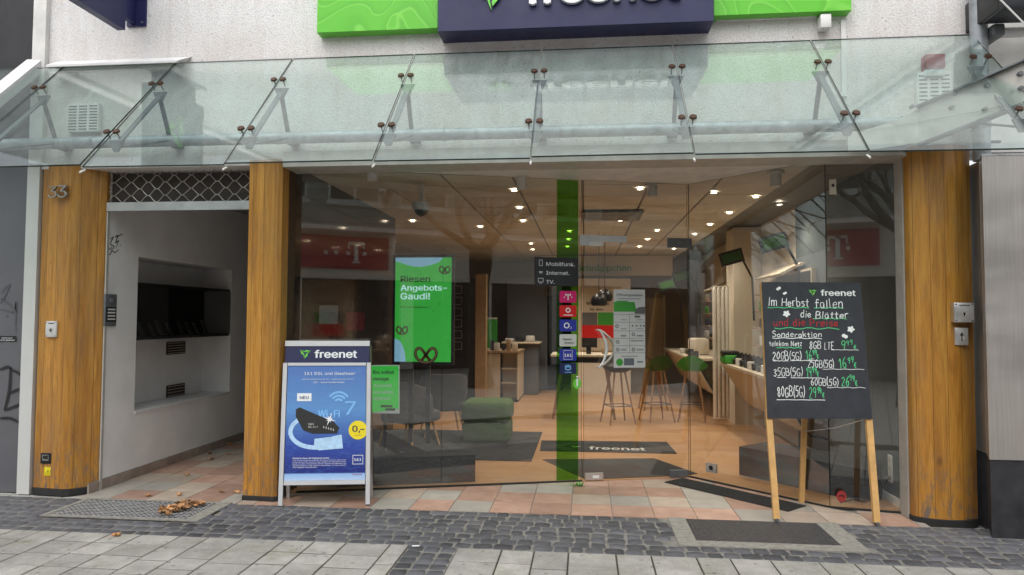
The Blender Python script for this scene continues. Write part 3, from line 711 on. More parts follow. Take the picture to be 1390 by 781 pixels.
# house number 33
hn = thing('house_number', 'bronze house number 33 on the left wooden pillar', 'house number', (-4.8, 5.91, 2.69))
for k, (a, b) in enumerate(((68, 80), (80.5, 93.5))):
    Yn = 5.912; tl, tr, bl = P(a, 248, Yn), P(b, 248, Yn), P(a, 269, Yn); fr = Frame(tl, (tr.x, Yn, tl.z), (tl.x, Yn, bl.z))
    m_ = MB(); ftext(m_, fr, '3', 0, 1, 1, 1, .008, .0, ext=.06); m_.build('digit', M['grille_wire'], hn)
def wall_box(name, label, cat, px, Y, dep, mt, extra=None, group=None):
    x0, y0, x1, y1 = px; a, b = P(x0, y0, Y-dep), P(x1, y1, Y-dep)
    t = thing(name, label, cat, ((a.x+b.x)/2, Y, b.z), group)
    m_ = MB(); m_.rbox(a.x, Y-dep, b.z, b.x, Y, a.z, .004, 2); m_.build('housing', mt, t)
    fr = Frame((a.x, Y-dep, a.z), (b.x, Y-dep, a.z), (a.x, Y-dep, b.z))
    if extra: extra(t, fr)
    return t
def keyface(t, fr):
    m_ = MB(); fdisc(m_, fr, .5, .55, .16, .002); m_.build('key_cylinder', M['chrome'], t)
    m_ = MB(); fdisc(m_, fr, .5, .55, .06, .0035); frect(m_, fr, .47, .55, .53, .68, .0035); m_.build('keyhole', M['print_black'], t)
    m_ = MB(); frect(m_, fr, .25, .1, .8, .17, .001); m_.build('marking', M['print_grey'], t)
    for a, b in ((.1, .08), (.9, .08), (.1, .92), (.9, .92)):
        m_ = MB(); fdisc(m_, fr, a, b, .05, .0015, 8); m_.build('screw', M['print_grey'], t)
wall_box('key_switch', 'white key switch on the left wooden pillar', 'key switch', (62, 436, 76, 458), 5.935, .02, M['print_silver'], keyface)
wall_box('key_switch', 'larger grey key switch box, upper one on the right wooden pillar', 'key switch', (1295, 411, 1323, 438), 5.86, .06, M['aluminium'], keyface)
def arrowface(t, fr):
    m_ = MB(); fdisc(m_, fr, .5, .6, .18, .002); m_.build('key_cylinder', M['chrome'], t)
    m_ = MB(); fpoly(m_, fr, [(.35, .45), (.5, .25), (.65, .45)], .003); frect(m_, fr, .46, .45, .54, .75, .003); m_.build('arrow', M['print_black'], t)
wall_box('key_switch', 'small steel key plate with arrow, lower one on the right wooden pillar', 'key switch', (1296, 445, 1315, 469), 5.87, .02, M['aluminium'], arrowface)
def lockface(t, fr):
    m_ = MB(); frect(m_, fr, .2, .15, .8, .7, .004); m_.build('flap', M['chrome'], t)
    m_ = MB(); frect(m_, fr, .3, .25, .7, .55, .006); m_.build('hole', M['print_black'], t)
wall_box('recessed_socket', 'black recessed key socket low on the left wooden pillar', 'socket', (55, 615, 69, 630), 5.945, .012, M['black_plastic'], lockface)
def tface(t, fr):
    m_ = MB(); ftext(m_, fr, 'T', .3, .75, .45, None, .02, .001); frect(m_, fr, .62, .35, .78, .42, .001); frect(m_, fr, .62, .5, .7, .57, .001); m_.build('lettering', M['print_black'], t)
wall_box('warning_sticker', 'yellow sticker with a letter T near the foot of the left pillar', 'sticker', (60, 634, 73, 646), 5.94, .003, M['yellow_sticker'], tface)
# door intercom on the passage pier (looks along +X)
ic0, ic1 = PX(142, 399, -4.455), PX(157, 443, -4.455)
ic = thing('door_intercom', 'narrow steel door intercom with four name plates on the white passage pier', 'intercom', (-4.46, (ic0.y+ic1.y)/2, ic1.z))
MB().rbox(-4.469, ic0.y, ic1.z, -4.445, ic1.y, ic0.z, .01, 3).build('housing', M['bracket_grey'], ic)
yc0, yc1 = ic0.y+.012, ic1.y-.012; zz0, zz1 = ic1.z, ic0.z; H_ = zz1-zz0
MB().cyl((-4.446, (yc0+yc1)/2, zz0+H_*.8), (-4.440, (yc0+yc1)/2, zz0+H_*.8), .022, 16).build('speaker', M['aluminium'], ic)
MB().box(-4.4455, yc0, zz0+H_*.14, -4.442, yc1, zz0+H_*.6).build('button_panel', M['black_plastic'], ic)
for k in range(4): MB().box(-4.4418, yc0+.02, zz0+H_*(.2+.1*k), -4.439, yc1-.02, zz0+H_*(.245+.1*k)).build('name_plate', M['white_plastic'], ic)
def graffiti(name, label, strokes, conv, wd, m_, nrm, parentless=True):
    a = MB()
    for s_ in strokes:
        q = [conv(*p) for p in smooth_line(s_)]
        strip(a, q, [wd*(.6+.5*math.sin(math.pi*(i+.5)/len(q))) for i in range(len(q))], nrm)
    return a.build(name, m_, label=label, cat='graffiti')
graffiti('graffiti_tag', 'thin black scribbled graffiti on the white passage pier', [[(144, 322), (147, 338), (152, 336)], [(150, 325), (154, 322), (150, 331), (155, 335), (151, 340)], [(156, 322), (160, 320), (157, 330), (161, 327), (158, 336)], [(158, 322), (166, 318)], [(144, 342), (149, 346), (152, 341), (156, 343), (161, 339)], [(163, 333), (163.5, 333.5)]],
         lambda x, y: PX(x, y, -4.467), .009, M['graffiti'], Vector((1, 0, 0)))

# ================================================================== left neighbour
nl = thing('neighbour_shopfront', 'dark grey sheet metal shopfront at the left edge of the picture', 'shopfront', (-6.3, 6.0, 0))
MB().box(-8.5, 6.0, -.02, P(34, 300, 5.98).x, 6.2, 3.0).build('sheet_panel', M['steel_shutter'], nl)
MB().box(P(35, 300, 5.94).x, 5.94, -.02, -5.03, 6.2, 3.0).build('corner_profile', M['print_silver'], nl)
MB().box(-8.5, 5.995, -.02, P(34, 300, 5.98).x, 6.0, .05).build('foot_strip', M['steel_shutter'], nl)
xs0 = P(0, 457, 5.995); xs1 = P(22, 461, 5.995); fr = Frame((xs0.x-.1, 5.996, xs0.z+.005), (xs1.x, 5.996, xs0.z+.005), (xs0.x-.1, 5.996, xs1.z-.02))
m_ = MB(); frect(m_, fr, 0, 0, 1, 1, .002); st = m_.build('sticker', M['print_black'], nl)
m_ = MB(); ftext(m_, fr, 'Rettbäckerei', .45, .45, .25, .4, .02, .003); ftext(m_, fr, 'nicht gestattet', .4, .85, .25, .55, .02, .003); m_.build('lettering', M['print_white'], st)
cv = lambda x, y: P(x, y, 5.990)
cv2 = lambda x, y: P(x, y, 5.932)
graffiti('graffiti_tag', 'bold black marker graffiti on the grey sheet at far left', [[(0, 502), (10, 498), (16, 502)], [(14, 500), (12, 530), (6, 556)], [(14, 502), (24, 506), (33, 514)], [(12, 534), (24, 529), (34, 527)], [(6, 557), (22, 551), (34, 545)], [(0, 568), (14, 568), (26, 574)]], cv, .022, M['graffiti'], Vector((0, -1, 0)))
graffiti('graffiti_tag', 'faint grey graffiti scribble above the black one at far left', [[(0, 398), (12, 386), (6, 402), (0, 412)], [(0, 420), (19, 423), (21, 410), (20, 452)], [(8, 428), (9, 430)], [(0, 405), (18, 418)]], cv, .01, M['graffiti_faint'], Vector((0, -1, 0)))
up_l = thing('neighbour_facade', 'black glazed upper facade of the left neighbour with pale edge profile', 'facade', (-6.5, 6.0, 3.0))
ex = P(47, 40, 5.92).x
MB().box(-9, 6.0, 3.01, ex, 6.3, 9).build('cladding', M['upper_dark'], up_l)
MB().box(ex, 5.90, 3.01, P(62, 40, 5.9).x, 5.948, 9).build('edge_profile', M['white_paint'], up_l)
MB().box(ex, 5.949, 3.01, -5.022, 6.2, 9).build('return', M['white_paint'], up_l)
# sloping white flashing beside the glass roof and the ledge over it
GT_Y, GT_Z, GB_Y, GB_Z = 5.86, 3.875, 4.72, 2.69
sl = Vector((0, GB_Y-GT_Y, GB_Z-GT_Z)).normalized(); gn = Vector((0, -sl.z*-1, sl.y*-1)); gn = Vector((0, sl.z, -sl.y)).normalized()
if gn.z < 0: gn = -gn
fl = MB(); a0 = Vector((-5.02, 5.92, 3.99)); b0_ = a0+sl*1.9; wv = Vector((0, 0, -.13))
fl.hexa([a0+wv+Vector((-.16, 0, 0)), a0+wv, b0_+wv, b0_+wv+Vector((-.16, 0, 0)), a0+Vector((-.16, 0, 0)), a0, b0_, b0_+Vector((-.16, 0, 0))])
fl.build('roof_flashing', M['ledge_white'], label='sloping white sheet metal flashing beside the dark neighbour facade', cat='flashing')
m_ = MB(); ya, yb = P(62, 92, 5.80), P(243, 84, 5.80)
m_.hexa([(ya.x, 5.80, 3.865), (yb.x-.03, 5.80, 3.865), (yb.x-.03, 5.948, 3.90), (ya.x, 5.948, 3.90), (ya.x, 5.80, 3.885), (yb.x, 5.80, 3.885), (yb.x+.03, 5.948, 3.97), (ya.x, 5.948, 3.97)])
m_.build('wall_ledge', M['ledge_white'], label='white sloped metal ledge on the rendered wall above the glass roof', cat='ledge')

# ================================================================== right neighbour
SX0 = 3.02
rc = thing('steel_clad_pier', 'brushed steel clad pier on a black stone plinth at the right edge', 'pier', (3.8, 5.7, 0))
zt = P(1345, 212, 5.58).z; zb = P(1345, 624, 5.58).z
FP_ = [(2.975, 5.575), (5.2, 5.575), (5.2, 6.2), (3.12, 6.2), (3.095, 5.84)]
shr = lambda e: [(p[0]+(e if p[0] < 4 else -e), p[1]+(e if p[1] < 6 else -e)) for p in FP_]
MB().prism(FP_, zb, zt).build('steel_sheet', M['brushed_steel'], rc); MB().prism(shr(-.004), zt+.001, zt+.016).build('cap', M['aluminium'], rc)
MB().prism(shr(.008), -.03, zb-.002).build('plinth', M['basalt_plinth'], rc)
dp = thing('downpipe', 'galvanised rain downpipe between the rendered wall and right neighbour', 'downpipe', (3.13, 5.83, 3.0))
cxp = P(1329, 60, 5.83).x
MB().cyl((cxp, 5.83, zt+.02), (cxp, 5.83, 9), .062, 20).build('pipe', M['galvanised'], dp)
for z in (3.12, 4.6): MB().cyl((cxp, 5.83, z), (cxp, 5.83, z+.05), .07, 20).build('collar', M['galvanised'], dp)
MB().box(cxp+.05, 5.84, 3.0, cxp+.15, 5.86, 3.02).build('clamp', M['black_plastic'], dp)
nw = MB().box(3.101, 6.0, 2.96, 7, 6.3, 9).build('neighbour_wall', M['white_paint'], label='pale rendered wall of the right neighbour behind the downpipe', cat='wall')
aw = thing('awning_cassette', 'dark retracted awning cassette on the right neighbour wall', 'awning', (4.2, 5.7, 4.1))
c0, c1 = P(1345, 0, 5.6), P(1345, 24, 5.6)
MB().rbox(c0.x, 5.45, c1.z, 6.5, 5.75, c1.z+.3, .03, 2).build('cassette', M['awning_case'], aw)
MB().rbox(c0.x-.005, 5.5, c1.z+.02, c0.x+.03, 5.99, c1.z+.26, .01, 2).build('end_cap', M['black_plastic'], aw)
b_ = P(1352, 45, 5.8)
MB().tube([(b_.x, 5.8, b_.z), (b_.x+2.5, 5.8, b_.z)], .04, 12).build('folding_arm', M['ledge_white'], aw)
MB().rbox(b_.x-.06, 5.72, b_.z-.05, b_.x+.03, 5.99, b_.z+.05, .02, 2).build('arm_joint', M['bracket_grey'], aw)
w0, w1 = P(1358, 0, 5.2), P(1390, 32, 5.2)
MB().tube([w0+(w0-w1)*3, w0, w1, w1+(w1-w0)*.5], .006, 6).build('white_cable', M['white_plastic'], label='thin white cable slanting across the dark awning cassette', cat='cable')

# ================================================================== glass canopy
can = thing('glass_canopy', 'sloping glass canopy hung on steel brackets above the shopfront', 'canopy', (0, 5.85, 3.2))
def gp(x, t, off=0): return Vector((x, GT_Y+(GB_Y-GT_Y)*t, GT_Z+(GB_Z-GT_Z)*t))+gn*off
joints = [-6.95, -5.85, -4.755, -3.665, -2.57, -1.475, -.372, .722, 1.832, 3.08]
for i in range(len(joints)-1):
    a, b = joints[i]+.006, joints[i+1]-.006; dz = [0, 0, .012, -.01, .004, -.006, .010, 0, -.008][i]
    q = [gp(a, 0), gp(b, 0), gp(b, 1, dz), gp(a, 1, dz*.6)]
    m_ = MB(); m_.cur = 0; e = gn*.012
    vs = q+[p+e for p in q]
    m_.add(vs, [(0, 3, 2, 1), (4, 5, 6, 7)]); m_.cur = 1; m_.add(vs, [(0, 1, 5, 4), (1, 2, 6, 5), (2, 3, 7, 6), (3, 0, 4, 7)])
    m_.build('glass_pane', [M['canopy_glass'], M['glass_edge']], can)
def tt(x, y):      # share down the slope where a sight line meets the glass
    p = PP(x, y, gp(0, 0), gn); return (p.y-GT_Y)/(GB_Y-GT_Y), p.x
TU, TL_ = tt(735, 99)[0], tt(735, 167)[0]
PIPE_Y, PIPE_Z = 5.80, 3.16
for x in joints[1:]:
    s_ = (-.04, .04) if x < 3 else (-.15, -.045)
    xm = x if x < 3 else x-.10
    br = MB()
    U, Lw, W = gp(xm, TU, -.07), gp(xm, TL_, -.07), Vector((xm, PIPE_Y, PIPE_Z))
    for t_ in (TU, TL_):
        for dx in s_:
            MB().cyl(gp(x+dx, t_, .012), gp(x+dx, t_, .026), .028, 18, .025).build('clamp_disc', M['bronze_disc'], can)
            MB().cyl(gp(x+dx, t_, -.05), gp(x+dx, t_, -.001), .006, 8).build('stem', M['bracket_grey'], can)
    for t_, nm in ((TU, 'u'), (TL_, 'l')):
        c_ = gp(xm, t_, -.062); br.slab([c_+Vector((-.065, 0, 0)), c_+Vector((.065, 0, 0)), c_+Vector((.02, 0, -.09)), c_+Vector((-.02, 0, -.09))], Vector((0, 1, 0)), .012)
    br.bar(U+Vector((0, 0, -.05)), W, .014, .035, (1, 0, 0)); br.bar(U+Vector((0, 0, -.03)), Lw+Vector((0, 0, -.03)), .014, .045, (1, 0, 0)); br.bar(W, Lw+Vector((0, 0, -.05)), .014, .035, (1, 0, 0))
    br.bar(W, Vector((xm, 5.948, PIPE_Z)), .08, .08)
    br.build('bracket', M['bracket_grey'], can)
    MB().cyl(gp(x, 1.0, -.02)+Vector((0, .02, 0)), gp(x, 1.0, -.02)+Vector((0, -.035, -.03)), .007, 6).build('drip_pin', M['white_plastic'], can)
MB().tube([(-6.9, PIPE_Y, PIPE_Z), (2.98, PIPE_Y, PIPE_Z)], .052, 20).build('support_pipe', M['galvanised'], can)
for x in (-4.4, -1.2, .3, 2.5): MB().cyl((x, PIPE_Y, PIPE_Z), (x+.012, PIPE_Y, PIPE_Z), .06, 20).build('pipe_flange', M['galvanised'], can)
# the riveted steel arm rising out to the right
arm = thing('steel_beam', 'riveted grey steel beam rising to the right from the canopy pipe', 'beam', (2.4, 5.75, 3.1))
pa = [P(1150, 196, 5.72), P(1215, 182, 5.72), P(1245, 172, 5.70), P(1325, 140, 5.45), P(1390, 113, 5.25), P(1470, 80, 5.0)]
m_ = MB()
for i in range(len(pa)-1):
    h0, h1 = [.07, .10, .13, .15, .15, .15][i], [.07, .10, .13, .15, .15, .15][i+1]; a, b = pa[i], pa[i+1]
    y_ = Vector((0, .012, 0)); m_.hexa([a-Vector((0,0,h0))-y_, b-Vector((0,0,h1))-y_, b-Vector((0,0,h1))+y_, a-Vector((0,0,h0))+y_, a+Vector((0,0,h0))-y_, b+Vector((0,0,h1))-y_, b+Vector((0,0,h1))+y_, a+Vector((0,0,h0))+y_])
m_.build('web', M['header_metal'], arm)
for sg in (1, -1):
    m_ = MB()
    for i in range(2, len(pa)-1):
        a, b = pa[i]+Vector((0, 0, sg*.15)), pa[i+1]+Vector((0, 0, sg*.15)); m_.bar(a, b, .10, .012)
    m_.build('flange', M['bracket_grey'], arm)
for x, y in ((1340, 116), (1337, 148), (1385, 100), (1386, 120), (1296, 127), (1292, 146), (1238, 145)):
    tx = (x-1245)/145; Y_ = 5.70-.45*max(0, min(1.2, tx)); p = P(x, y, Y_-.02); MB().cyl(p+Vector((0, .02, 0)), p-Vector((0, .012, 0)), .016, 8).build('rivet', M['bracket_grey'], arm)
# header beam above the glass
MB().box(-2.658, 5.88, 2.925, 2.555, 5.949, 3.06).build('header_beam', M['header_metal'], kind='structure')
MB().box(-2.70, 5.95, 2.93, 2.62, 6.22, 2.984).build('header_soffit', M['header_metal'], kind='structure')

# ================================================================== signs on the facade
def sign_box(x0, x1, z0, z1, Y, dep, mt, name, label, side=None):
    t = thing(name, label, 'sign', ((x0+x1)/2, 5.9, z0))
    MB().box(x0, Y+.01, z0, x1, Y+dep, z1).build('box', side or M['navy'], t)
    MB().box(x0+.002, Y, z0+.002, x1-.002, Y+.009, z1-.002).build('face', mt, t); return t
gz = P(430, 45, 5.85).z; gy = 5.84
sign_box(P(430, 44, gy).x, P(594, 44, gy).x, P(500, 42, gy).z, 4.98, gy, .11, M['green_sign_face'], 'sign_panel', 'bright green swirl patterned sign panel left of the navy shop sign', M['logo_green'])
sign_box(P(969, 20, gy).x, P(1156, 14, gy).x, P(1060, 18, gy).z, 4.98, gy, .11, M['green_sign_face'], 'sign_panel', 'bright green swirl patterned sign panel right of the navy shop sign', M['logo_green'])
by = 5.70; bx0, bx1 = P(594, 44, by).x, P(969, 30, by).x; bz = P(780, 36, by).z
blue = sign_box(bx0, bx1, bz, bz+.95, by, .25, M['navy'], 'shop_sign', 'long navy blue box sign with raised freenet lettering above the glass roof')
frb = Frame((bx0, by, bz+.95), (bx1, by, bz+.95), (bx0, by, bz))
lx = P(714, 2, by-.03).x; lz = P(800, 2, by-.03).z
la = (lx-bx0)/(bx1-bx0); lb = (bz+.95-lz)/.95
m_ = MB(); ftext(m_, frb, 'freenet', la, lb, .32, .55, .045, .004, ext=.04); m_.build('lettering', M['print_white'], blue)
m_ = MB(); swirl_logo(m_, frb, (P(668, 2, by).x-bx0)/(bx1-bx0), lb-.12, .075, .03); m_.build('logo', M['logo_green'], blue)
m_ = MB(); swirl_logo(m_, frb, (P(668, 2, by).x-bx0)/(bx1-bx0), lb-.12, .078, .018); m_.build('logo_back', M['print_black'], blue)
# projecting sign at upper left
px1 = P(170, 41, 5.78)
ps = thing('projecting_sign', 'navy blue projecting sign with green logo on the wall at upper left', 'sign', (px1.x, 5.5, px1.z))
X1 = px1.x; X0 = X1-.075; zb_ = px1.z
MB().box(X0, 4.95, zb_, X1, 5.78, zb_+.95).build('panel', M['navy'], ps)
MB().box(X0+.02, 5.78, zb_+.12, X1-.005, 5.93, zb_+.8).build('mount', M['navy'], ps)
MB().box(X0-.02, 5.93, zb_+.1, X1+.09, 5.95, zb_+.85).build('wall_plate', M['navy'], ps)
for z in (zb_+.13, zb_+.8): MB().cyl((X1+.06, 5.93, z), (X1+.06, 5.922, z), .012, 8).build('bolt', M['chrome'], ps)
frp = Frame((X1, 4.95, zb_+.95), (X1, 5.78, zb_+.95), (X1, 4.95, zb_)); frp.n = Vector((1, 0, 0))
m_ = MB(); swirl_logo(m_, frp, .55, .52, .28, .002); m_.build('logo', M['logo_green'], ps)
# small white electrical things
a, b = P(972, 27, 5.93), P(1108, 24, 5.93)
MB().box(a.x, 5.92, a.z-.015, b.x, 5.949, a.z+.02).build('cable_duct', M['white_plastic'], label='horizontal white cable duct just under the right green panel', cat='cable duct')
a, b = P(1114, 19, 5.85), P(1129, 37, 5.85)
MB().rbox(a.x, 5.85, b.z, b.x, 5.949, a.z, .008).build('junction_box', M['white_plastic'], label='small white junction box at the end of the cable duct', cat='junction box')
a, b = P(1141, 28, 5.93), P(1149, 131, 5.93)
MB().box(a.x, 5.92, b.z, b.x, 5.949, a.z).build('cable_duct', M['white_plastic'], label='vertical white cable duct on the wall right of the green panel', cat='cable duct')
def ext_vent(px, label, cols, cap=None):
    x0, y0, x1, y1 = px; a, b = P(x0, y0, 5.9), P(x1, y1, 5.9); t = thing('air_vent', label, 'vent', ((a.x+b.x)/2, 5.92, b.z))
    MB().box(a.x, 5.90, b.z, b.x, 5.949, a.z).build('housing', M['white_plastic'], t)
    cw = (b.x-a.x)/cols
    for c_ in range(cols):
        m_ = MB()
        for q in range(9):
            z = b.z+(a.z-b.z)*(q+.8)/9.8; m_.box(a.x+cw*c_+.012, 5.8965, z-.006, a.x+cw*(c_+1)-.012, 5.8995, z+.004)
        m_.build('louvre', M['print_grey'], t)
    if cap:
        a2, b2 = P(cap[0], cap[1], 5.87), P(cap[2], cap[3], 5.87)
        MB().rbox(a2.x, 5.86, b2.z, b2.x, 5.949, a2.z, .008).build('cap', M['red_cap'], t)
        MB().rbox(a2.x, 5.87, b2.z-.06, b2.x, 5.949, b2.z, .008).build('neck', M['print_silver'], t)
ext_vent((92, 141, 133, 178), 'square louvred air vent behind the glass above the left pillar', 3)
ext_vent((1245, 98, 1292, 150), 'louvred air vent with red capped lamp above the right pillar', 3, (1256, 74, 1283, 93))
# loose wires under canopy right
MB().tube([P(1170, 170, 5.9), P(1215, 180, 5.9), P(1280, 184, 5.88), P(1300, 172, 5.88), P(1318, 165, 5.88), P(1320, 180, 5.9)], .006, 6).build('loose_wire', M['bracket_grey'], label='loose grey wire drooping on the wall under the right canopy end', cat='wire')

# ================================================================== shop glazing
def lerp2(a, b, t): return (a[0]+(b[0]-a[0])*t, a[1]+(b[1]-a[1])*t)
def pane_between(mb, a, b, z0, z1, t=.012):
    a, b = Vector((a[0], a[1], 0)), Vector((b[0], b[1], 0)); d = (b-a).normalized(); n = Vector((d.y, -d.x, 0))*t/2
    q = [a+n, b+n, b-n, a-n]; mb.cur = 0
    vs = [p+Vector((0, 0, z0)) for p in q]+[p+Vector((0, 0, z1)) for p in q]
    mb.add(vs, [(0, 1, 5, 4), (2, 3, 7, 6)]); mb.cur = 1; mb.add(vs, [(0, 3, 2, 1), (4, 5, 6, 7), (1, 2, 6, 5), (3, 0, 4, 7)]); return mb
gf = thing('shop_window', 'frameless glass shop window angled back towards the door', 'window', (-1.3, 6.6, 0))
lfn = Vector((GB[0]-GA[0], GB[1]-GA[1], 0)).normalized(); LN = Vector((lfn.y, -lfn.x, 0))      # faces the street
LO = Vector((GA[0], GA[1], 0))
def onL(x, y, off=.008): p = PP(x, y, LO+LN*off, LN); return p
def tL(x): p = PP(x, 500, LO, LN); return ((p.x-GA[0])/(GB[0]-GA[0]))
t600, t790 = tL(600), 1.0
for a, b in ((0, t600-.001), (t600+.001, .996)):
    pane_between(MB(), lerp2(GA, GB, a), lerp2(GA, GB, b), .012, 2.984).build('glass_pane', [M['shop_glass'], M['glass_edge']], gf)
MB().prism([(GA[0], GA[1]-.02), (GB[0], GB[1]-.02), (GB[0], GB[1]+.02), (GA[0], GA[1]+.02)], .0035, .012).build('floor_seal', M['black_rubber'], gf)
gr_ = thing('shop_window', 'frameless glass pane running from the door forward to the right corner', 'window', (1.6, 6.8, 0))
pane_between(MB(), lerp2(GC_, GD, .004), lerp2(GC_, GD, .996), .012, 2.984).build('glass_pane', [M['shop_glass'], M['glass_edge']], gr_)
MB().prism([(GC_[0]-.02, GC_[1]), (GD[0]-.02, GD[1]), (GD[0]+.02, GD[1]), (GC_[0]+.02, GC_[1])], .0035, .012).build('floor_seal', M['black_rubber'], gr_)
gq = thing('shop_window', 'narrow glass pane behind the chalkboard beside the right pillar', 'window', (2.35, 6.2, 0))
pane_between(MB(), lerp2(GD, GE, .004), lerp2(GD, GE, .996), .012, 2.984).build('glass_pane', [M['shop_glass'], M['glass_edge']], gq)
MB().prism([(GD[0], GD[1]-.02), (GE[0], GE[1]-.02), (GE[0], GE[1]+.02), (GD[0], GD[1]+.02)], .0035, .012).build('floor_seal', M['black_rubber'], gq)
# door
DN = Vector(((DOORR-DOORL).normalized().y, -(DOORR-DOORL).normalized().x, 0)); DU = (DOORR-DOORL).normalized()
def onD(x, y, off=.008): return PP(x, y, DOORL+DN*off, DN)
def frameD(x0, y0, x1, y1, off=.008, pl=onD, un=DU):
    a = pl(x0, y0, off); b = pl(x1, y0, off); c = pl(x0, y1, off); return Frame(a, a+un*((b-a).dot(un)), (a.x, a.y, c.z))
ztop = onD(860, 326).z
dr = thing('glass_door', 'glass shop door with curved steel handle and patch fittings', 'door', DOORL)
pane_between(MB(), (DOORL+DU*.012).xy, (DOORR-DU*.012).xy, .015, ztop).build('glass_leaf', [M['shop_glass'], M['glass_edge']], dr)
tr_ = thing('transom_glass', 'glass transom pane above the shop door', 'window', (DOORL.x, DOORL.y, ztop))
pane_between(MB(), (DOORL+DU*.012).xy, (DOORR-DU*.012).xy, ztop+.008, 2.984).build('glass_pane', [M['shop_glass'], M['glass_edge']], tr_)
def fitting(x0, y0, x1, y1, parent, nm, mt=M['aluminium'], th=.03):
    fr = frameD(x0, y0, x1, y1, th/2); m_ = MB(); frect(m_, fr, 0, 0, 1, 1, 0, th); return m_.build(nm, mt, parent), fr
fitting(787, 319, 851, 327.5, dr, 'patch_fitting'); fitting(787, 327.6, 800, 333, dr, 'patch_fitting')
fitting(800, 328, 818, 334, tr_, 'exit_marking', M['white_plastic'])
fitting(907, 323, 939, 336, dr, 'patch_fitting', M['bracket_grey'])
for (a, b, c_, d_, mt) in ((795, 643, 819, 652, M['aluminium']), (910, 639, 934, 648, M['bracket_grey'])):
    o, fr = fitting(a, b, c_, d_, dr, 'patch_fitting', mt)
    if a == 795: m_ = MB(); frect(m_, fr, .4, .3, .75, .75, .002); m_.build('lock_plate', M['print_white'], dr)
RN = Vector((GD[1]-GC_[1], -(GD[0]-GC_[0]), 0)).normalized(); RU = Vector((GD[0]-GC_[0], GD[1]-GC_[1], 0)).normalized()
def onR(x, y, off=.008): return PP(x, y, Vector((GC_[0], GC_[1], 0))+RN*off, RN)
fr = frameD(958, 628, 972, 640, .012, onR, RU); m_ = MB(); frect(m_, fr, 0, 0, 1, 1, 0, .02); o = m_.build('lock_box', M['aluminium'], gr_)
m_ = MB(); fdisc(m_, fr, .5, .5, .2, .002); m_.build('keyhole', M['print_black'], o)
for k, off in enumerate((.06, -.06)):
    p0, p1, pmid = onD(813, 448, off), onD(813, 499, off), onD(832, 473, off)
    ht = (p0.z-p1.z); bul = (pmid-p0).dot(DU); path = []
    for i in range(17):
        s_ = i/16; path.append(p0+Vector((0, 0, -ht*s_))+DU*((bul*1.1 if k else bul*.55)*math.sin(math.pi*s_)**.8))
    m_ = MB(); m_.tube(path, [.008+.008*math.sin(math.pi*i/16) for i in range(17)], 10)
    for q in (p0, p1): m_.cyl(q, q-DN*off, .008, 8)
    m_.build('handle', M['handle_steel'], dr)
fr = frameD(778, 514, 789, 528, .010, onL, lfn)
m_ = MB(); fdisc(m_, fr, .5, .5, .5, 0, 20, .62); o = m_.build('round_sticker', M['logo_green'], gf)
m_ = MB(); ftext(m_, fr, 'i', .38, .75, .5, .24, .03, .002); m_.build('lettering', M['print_white'], o)
# green film strip and logo stickers on the fixed pane
fr = frameD(756, 233, 785, 655.5, .009, onL, lfn); fr.o.z = 2.975; fr.h = 2.955
m_ = MB(); frect(m_, fr, 0, 0, 1, 1, 0); m_.build('green_strip', M['green_film'], gf)
fr = frameD(726, 349, 785, 388, .012, onL, lfn)
m_ = MB(); frect(m_, fr, 0, 0, 1, 1, 0); info = m_.build('service_sign', M['black_board'], gf)
m_ = MB()
for k, s_ in enumerate(('Mobilfunk.', 'Internet.', 'TV.')): ftext(m_, fr, s_, .26, .30+.31*k, .17, [.66, .53, .19][k], .012, .002)
fstroke(m_, fr, [(.10, .1), (.10, .3), (.17, .3), (.17, .1), (.10, .1)], .004, .002)
for r_ in (.02, .04, .06): fring(m_, fr, .135, .60, r_, r_+.010, .002, 225, 315, 8)
fstroke(m_, fr, [(.08, .74), (.19, .74), (.19, .87), (.08, .87), (.08, .74)], .004, .002); fstroke(m_, fr, [(.11, .91), (.16, .91)], .004, .002)
m_.build('lettering', M['print_white'], info)
def sticker(y0, y1, mt, draw, mt2='print_white', label=None):
    fr = frameD(759.5, y0, 782.5, y1, .013, onL, lfn); m_ = MB(); pts = []
    for cx_, cy_, a0 in ((.08, .08*1.5, 180), (.92, .12, 270), (.92, .88, 0), (.08, .88, 90)):
        for k in range(4): t_ = R(a0+30*k); pts.append((cx_+.08*math.cos(t_), cy_+.12*math.sin(t_)))
    fpoly(m_, fr, pts, 0); o = m_.build('logo_sticker', M[mt], gf)
    if label: o['label'] = label
    m_ = MB(); draw(m_, fr); m_.build('logo_print', M[mt2], o)
def dT(m_, f): ftext(m_, f, 'T', .5, .78, .55, .3, .015, .002, 'C'); [frect(m_, f, a-.03, .5, a+.03, .58, .0025) for a in (.28, .72)]; frect(m_, f, .34, .23, .40, .42, .0025); frect(m_, f, .60, .23, .66, .42, .0025)
def dO(m_, f): fring(m_, f, .5, .42, .08, .15, .002); frect(m_, f, .22, .80, .78, .87, .002)
def dO2(m_, f): fring(m_, f, .42, .5, .11, .17, .002); ftext(m_, f, '2', .63, .78, .22, .09, .02, .002)
def dW(m_, f): ftext(m_, f, 'freenet', .2, .48, .22, .5, .03, .002); ftext(m_, f, 'MOBILE', .3, .78, .2, .55, .03, .002)
def d1(m_, f): ftext(m_, f, '1&1', .5, .66, .36, .42, .03, .002, 'C'); fstroke(m_, f, [(.25, .12), (.75, .12), (.75, .88), (.25, .88), (.25, .12)], .003, .002)
def dB(m_, f): fstroke(m_, f, [(.35, .3), (.5, .2), (.65, .3), (.65, .55), (.5, .65), (.35, .55), (.35, .3), (.5, .38), (.65, .3)], .01, .002); frect(m_, f, .3, .82, .7, .88, .002)
sticker(395, 411, 'print_magenta', dT, label='magenta logo sticker with white T')
